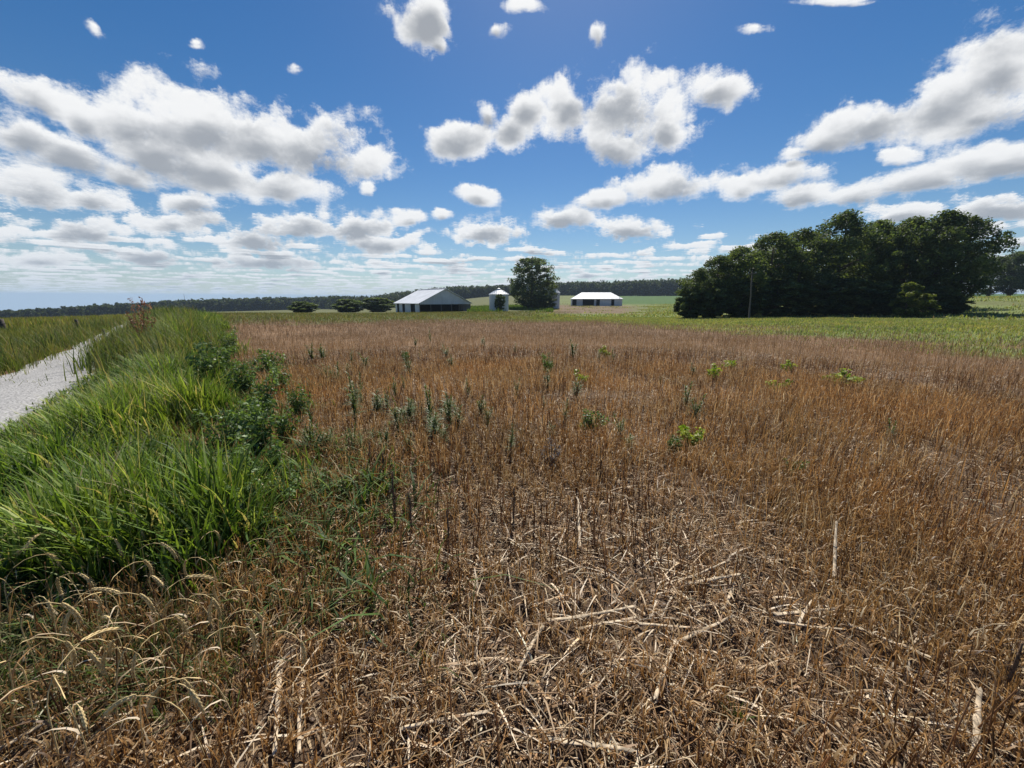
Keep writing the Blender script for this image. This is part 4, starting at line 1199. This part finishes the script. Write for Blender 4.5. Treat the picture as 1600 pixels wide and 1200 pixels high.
weed('bushy', 926, 680, 632, 'low spreading green weed in the middle of the field', 1.2)
weed('horseweed', 970, 690, 645, 'faint thin green weed just right of the low spreading weed', 1.1)
weed('bushy', 1052, 712, 676, 'dark green leafy weed beside a bright seedling in mid field', 1.2)
weed('volunteer', 1074, 700, 672, 'small bright seedling touching the dark green leafy weed', 1.2)
weed('volunteer', 1114, 594, 568, 'tallest yellow green seedling of the clump in the right mid field', 1.1)
weed('volunteer', 1140, 580, 560, 'smaller yellow green seedling right of the tallest in its clump', 1.6)
weed('volunteer', 1229, 582, 563, 'bright yellow seedling alone behind the broad seedling', 1.4)
weed('volunteer', 1211, 615, 592, 'thin yellow green seedling in front of the bright yellow one', 1.2)
weed('volunteer', 1311, 606, 576, 'broad low yellow green seedling farthest right in the stubble', 1.9)
weed('volunteer', 908, 602, 580, 'bright yellow seedling in the centre of the stubble', 1.2)
weed('volunteer', 944, 560, 540, 'tiny yellow green seedling far back near the thin weed', 1.2)
weed('bushy', 1238, 748, 716, 'small dull green weed low in the right part of the stubble', 1.1)
weed('horseweed', 1390, 692, 655, 'single green weed in the right part of the stubble', 1.2)
weed('dead', 618, 824, 735, 'tallest dark dead stalk standing left of the field centre', 0.9)
weed('dead', 645, 838, 768, 'dark dead stalk just right of and nearer than the tallest one', 1.0)
weed('dead', 577, 745, 690, 'thin dead stalk behind and left of the tallest one', 1.0)
weed('dead', 601, 752, 705, 'short dead stalk between the thin one and the tallest one', 1.0)
weed('dead', 704, 880, 800, 'grey brown dead stalk standing alone right of the other dead stalks', 0.7)
weed('dead', 803, 822, 760, 'dead brown stalk in the middle of the foreground stubble', 0.8)
weed('dead', 1562, 1100, 1000, 'thick dark dead stalk near the lower right corner', 0.9)
weed('grey', 862, 735, 682, 'grey broken down dry weed in the middle of the stubble', 0.7)
weed('tuft', 1152, 1135, 1090, 'small green grass tuft in the straw at the bottom right of centre', 0.8)
weed('tuft', 322, 1060, 1015, 'small green grass tuft in the straw at lower left', 0.8)
weed('dock', 226, 556, 466, 'rusty red dried plant with seed plumes rising over the road verge', 0.7)

FR = 'smaller leafy weed in the fringe between the tall grass and the bare stubble'
for px, row, hgt, ft_ in ((352, 590, 40, 1.2), (385, 630, 52, 1.1), (420, 660, 56, 1.0), (395, 690, 60, 1.1), (448, 700, 48, 1.1), (360, 720, 62, 1.1), (425, 760, 58, 1.2), (330, 800, 56, 1.3), (395, 830, 60, 1.2), (455, 770, 40, 1.2), (300, 850, 50, 1.3), (350, 870, 42, 1.3), (250, 880, 44, 1.3), (470, 660, 44, 1.0), (440, 620, 36, 1.0)):
    weed('bushy', px, row, row - hgt * 1.45, FR, ft_ * 0.9)
rw_ = random.Random(5)
LITTLE = 'little thin green weed, one of many scattered over the stubble left of centre'
for k in range(64):
    row = rw_.uniform(535, 720); px = rw_.gauss(600, 120) if k < 34 else rw_.uniform(450, 1100)
    if px < 395 + (row - 535) * 0.35: px = 470 + rw_.uniform(0, 200)
    weed('horseweed', px, row, row - rw_.uniform(18, 46) * (0.55 + (row - 535) / 260), LITTLE if px < 800 else 'little thin green weed, one of the few scattered over the middle of the stubble', rw_.uniform(0.8, 1.5))

# ------------------------------------------------------------------ pale corn stalks lying on the straw
def corn_stalk(a, b, rad_, label, lift=0.02):
    p0, p1 = at(*a), at(*b)
    rad_ *= 0.82; lift += 0.012
    L = (p1 - p0).length
    o = empty('corn_stalk', p0 + Vector((0, 0, rad_ + 0.012 + lift * 0.4)))
    d = p1 - p0; d.z += lift
    e = Vector((d.y, -d.x, 0)).normalized()
    bow = random.uniform(-0.025, 0.025) * L
    n = max(int(L / 0.13), 2) * 4
    pts, rads = [], []
    for k in range(n + 1):
        t = k / n
        pts.append(d * t + e * bow * 4 * t * (1 - t) + Vector((0, 0, random.uniform(0, 0.003))))
        rads.append(rad_ * (1 - 0.35 * t) * (1.22 if k % 4 == 0 else 1.0) * random.uniform(0.92, 1.05))
    m1 = MB(); m1.tube(pts, rads, 9, cap=False)
    # crushed flat in places, one end torn open
    for q, vv in enumerate(m1.v):
        ring, k = divmod(q, 9)
        c_ = pts[ring]; fl = 0.45 + 0.3 * math.sin(ring * 0.7 + rad_ * 900)
        pv_ = Vector(vv) - c_
        pv_.z *= fl; pv_.x *= 1.15; pv_.y *= 1.15
        if ring == len(pts) - 1: pv_ += d.normalized() * (0.03 * ((k * 5) % 9) / 9 - 0.01)
        if ring == 0: pv_ -= d.normalized() * (0.025 * ((k * 7) % 9) / 9)
        m1.v[q] = tuple(c_ + pv_)
    m1.build('stalk', M['straw_solid'], o, True)
    # frayed husk strips
    n = 1
    rng = RNG
    ts = rng.uniform(0.1, 0.95, n)
    base = np.array([tuple(d * t + e * bow * 4 * t * (1 - t) + Vector((0, 0, rad_ * 0.4))) for t in ts])
    az = math.atan2(d.x, d.y) + rng.normal(0, 0.5, n)
    V, F, C = blades(base, az, rng.uniform(0.008, 0.02, n), rng.uniform(0.008, 0.016, n), rng.uniform(3, 7, n), pick(LT, n, 0.2, LW), 4, 0.2, droop=0.12)
    link('husk', np_mesh('husk', V, F, C), M['straw'], o)
    tag(o, label, 'corn stalk', 'pale dry corn stalks lying on the stubble')
corn_stalk((1073, 920), (1152, 913), 0.013, 'brightest short corn stalk, lying level right of the field centre', 0.02)
corn_stalk((1078, 910), (1134, 893), 0.008, 'thin corn stalk crossing just above the brightest short one', 0.03)
corn_stalk((1146, 918), (1130, 962), 0.009, 'corn stalk bent down from the right end of the brightest short one', 0.01)
corn_stalk((1210, 969), (1304, 968), 0.012, 'level pale corn stalk with dark shadow in the right foreground', 0.02)
corn_stalk((1216, 980), (1312, 1000), 0.009, 'thinner corn stalk slanting just below the level pale one', 0.02)
corn_stalk((1326, 985), (1446, 1045), 0.011, 'long corn stalk slanting down to the right in the right foreground', 0.02)
corn_stalk((858, 978), (988, 964), 0.011, 'upper of the long pale corn stalks near the bottom centre', 0.02)
corn_stalk((905, 990), (990, 978), 0.009, 'short corn stalk parallel and just below the upper long one', 0.01)
corn_stalk((1000, 982), (1085, 994), 0.009, 'corn stalk continuing the long ones to the right at bottom centre', 0.01)
corn_stalk((850, 985), (812, 1062), 0.010, 'corn stalk running down towards the viewer from the long pale ones', 0.02)
corn_stalk((1055, 1012), (1022, 1112), 0.012, 'long corn stalk running towards the viewer at bottom centre right', 0.02)
corn_stalk((1062, 1010), (1140, 980), 0.010, 'corn stalk rising to the right from the top of the one running to the viewer', 0.02)
corn_stalk((862, 1168), (985, 1196), 0.012, 'corn stalk slanting along the very bottom of the photo at centre', 0.02)
corn_stalk((525, 986), (605, 984), 0.010, 'short level corn stalk left of centre in the foreground', 0.02)
corn_stalk((452, 888), (540, 876), 0.009, 'thin corn stalk lying below the corner of the green grass', 0.02)
corn_stalk((0, 1185), (165, 1096), 0.011, 'corn stalk slanting up from the lower left corner', 0.02)
corn_stalk((386, 742), (420, 800), 0.010, 'whitish corn stalk leaning at the edge of the green weeds', 0.12)
corn_stalk((374, 795), (428, 836), 0.010, 'corn stalk lying just below the leaning whitish one', 0.05)
corn_stalk((438, 1060), (432, 1195), 0.012, 'corn stalk pointing straight at the viewer at bottom left of centre', 0.01)
corn_stalk((474, 1075), (470, 1190), 0.010, 'corn stalk beside the one pointing straight at the viewer, on its right', 0.01)
corn_stalk((1520, 1195), (1520, 1112), 0.013, 'broad pale corn stalk at the bottom right pointing away', 0.05)
corn_stalk((1300, 918), (1296, 872), 0.010, 'bright short corn stalk sticking up in the right middle', 0.16)
corn_stalk((906, 862), (903, 800), 0.009, 'pale corn stalk pointing away in the centre of the field', 0.05)
corn_stalk((620, 1150), (760, 1128), 0.009, 'thin corn stalk lying low at the bottom just left of centre', 0.01)
corn_stalk((60, 748), (124, 753), 0.010, 'pale dry corn stalk caught in the tall green grass at left', 0.30)

# ------------------------------------------------------------------ ripe wheat left standing at the lower left
def wheat_plant(seed):
    rd = random.Random(seed)
    L = rd.uniform(0.36, 0.5); bend = rd.uniform(0.8, 1.5)
    pts, rads = [], []
    n = 12
    ang = 0.06; p = Vector((0, 0, -0.02)); 
    for k in range(n + 1):
        t = k / n
        pts.append(p.copy()); rads.append(0.0022 * (1 - 0.4 * t))
        ang = 0.08 + bend * 2.1 * max(t - 0.45, 0) ** 1.4 * 2.0
        p = p + Vector((sin(ang), rd.uniform(-0.05, 0.05), cos(ang))) * (L / n)
    m1 = MB(); m1.tube(pts, rads, 5)
    st = m1.build('stem', M['wheat_stem'], None, True)
    # ear: bead-like rows of kernels along a curved axis
    e = MB(); tip = pts[-1]; d = Vector((sin(ang), 0, cos(ang))); kk = 11
    awn = []
    c0 = tip.copy()
    for k in range(kk):
        a2 = ang + 0.07 * k
        dv = Vector((sin(a2), 0, cos(a2)))
        sdv = Vector((cos(a2), 0, -sin(a2)))
        for sg in (-1, 1):
            s_ = Vector((0, 1, 0)) * sg if k % 2 else sdv * sg
            b0 = c0 + s_ * 0.0025
            sz = 0.0040 * (1 - 0.35 * abs(k / kk - 0.4))
            e.tube([b0 - dv * 0.006, b0 + dv * 0.003 + s_ * 0.0015, b0 + dv * 0.014 + s_ * 0.0015], [sz * 0.6, sz, sz * 0.25], 5)
            awn.append((b0 + dv * 0.01, b0 + dv * 0.04 + s_ * 0.012))
        c0 = c0 + dv * 0.0082
    er = e.build('ear', M['wheat_stem'], None, True)
    p0 = np.array([tuple(a[0]) for a in awn]); p1 = np.array([tuple(a[1]) for a in awn])
    V, F, C = rods(p0, p1, np.full(len(p0), 0.0006), np.tile((0.5, 0.42, 0.26), (len(p0), 1)), None, 1, 3, 0.3)
    aw = link('awns', np_mesh('awns', V, F, C), M['straw'])
    # withered leaf
    nb = 1
    base = np.array([tuple(pts[i_]) for i_ in (5,)])
    V, F, C = blades(base, np.array([rd.uniform(0, 6.28) for _ in range(nb)]), np.array([rd.uniform(0.05, 0.1) for _ in range(nb)]), np.full(nb, 0.008), np.array([rd.uniform(0.8, 1.6) for _ in range(nb)]), pick(LT, nb, 0.1, LW), 4, 0.1, droop=0.6)
    lf = link('leaf', np_mesh('leaf', V, F, C), M['straw'])
    o = empty('wheat_plant')
    for c_ in (st, er, lf): c_.parent = o
    aw.parent = er
    return o
protos = [wheat_plant(s_) for s_ in range(5)]
WLAB = 'ripe pale wheat stalk with a drooping ear left uncut at lower left'
spots_w = [(20, 960), (60, 985), (95, 1010), (130, 1060), (20, 1060), (60, 1120), (150, 960), (185, 985), (215, 920), (240, 1010), (270, 1060), (300, 980), (345, 930), (290, 1120), (120, 1150), (180, 1120), (355, 1040), (400, 970), (30, 900), (100, 905), (160, 900), (255, 880), (10, 1150), (380, 1120), (330, 1180), (70, 1040), (225, 1160), (420, 1010), (10, 1010), (205, 1050), (340, 860), (380, 890), (45, 930), (85, 960), (140, 1000), (170, 1020), (110, 1080), (30, 1105), (205, 960), (255, 940), (285, 1030), (240, 1080), (330, 1100), (150, 1180), (95, 1180), (310, 900), (440, 940), (60, 880), (10, 880), (120, 870), (200, 870), (280, 850), (415, 1070), (345, 990)]
used = set()
for k, (px, rw) in enumerate(spots_w):
    pr = protos[k % 5]
    if k % 5 in used: o = copy_tree(pr)
    else: o = pr; used.add(k % 5)
    p = at(px, rw + 25)
    o.location = p
    o.rotation_euler = (random.uniform(-0.12, 0.12), random.uniform(-0.12, 0.12), random.choice((0, 0.4, -0.5, 2.8, 3.4, 1.2, -1.5)) + random.uniform(-0.3, 0.3))
    s_ = random.uniform(0.85, 1.25); o.scale = (s_, s_, s_)
    tag(o, WLAB, 'wheat', 'uncut wheat at the lower left')
for a_ in list(bpy.data.meshes):
    if a_.users == 0: bpy.data.meshes.remove(a_)

# ------------------------------------------------------------------ the air: a thin even haze over the land
HM = bpy.data.materials.new('thin_air'); HM.use_nodes = True
HM.node_tree.nodes.clear()
hn = NB(HM.node_tree)
pv = hn.n('ShaderNodeVolumePrincipled')
pv.inputs['Color'].default_value = (0.62, 0.80, 1.0, 1)
pv.inputs['Density'].default_value = 0.00012
pv.inputs['Anisotropy'].default_value = 0.2
ho = hn.n('ShaderNodeOutputMaterial')
hn.put(ho.inputs['Volume'], pv.outputs[0])
zlo = min(v.co.z for v in gr.data.vertices) - 1.0
zhi = max(max(v.co.z for v in gr.data.vertices), 30.0) + 25.0
hb = MB(); hb.box(-2600, -2600, zlo, 2600, 2600, zhi)
tag(hb.build('haze', HM), 'thin pale blue haze lying over the whole countryside', 'haze', kind='stuff')
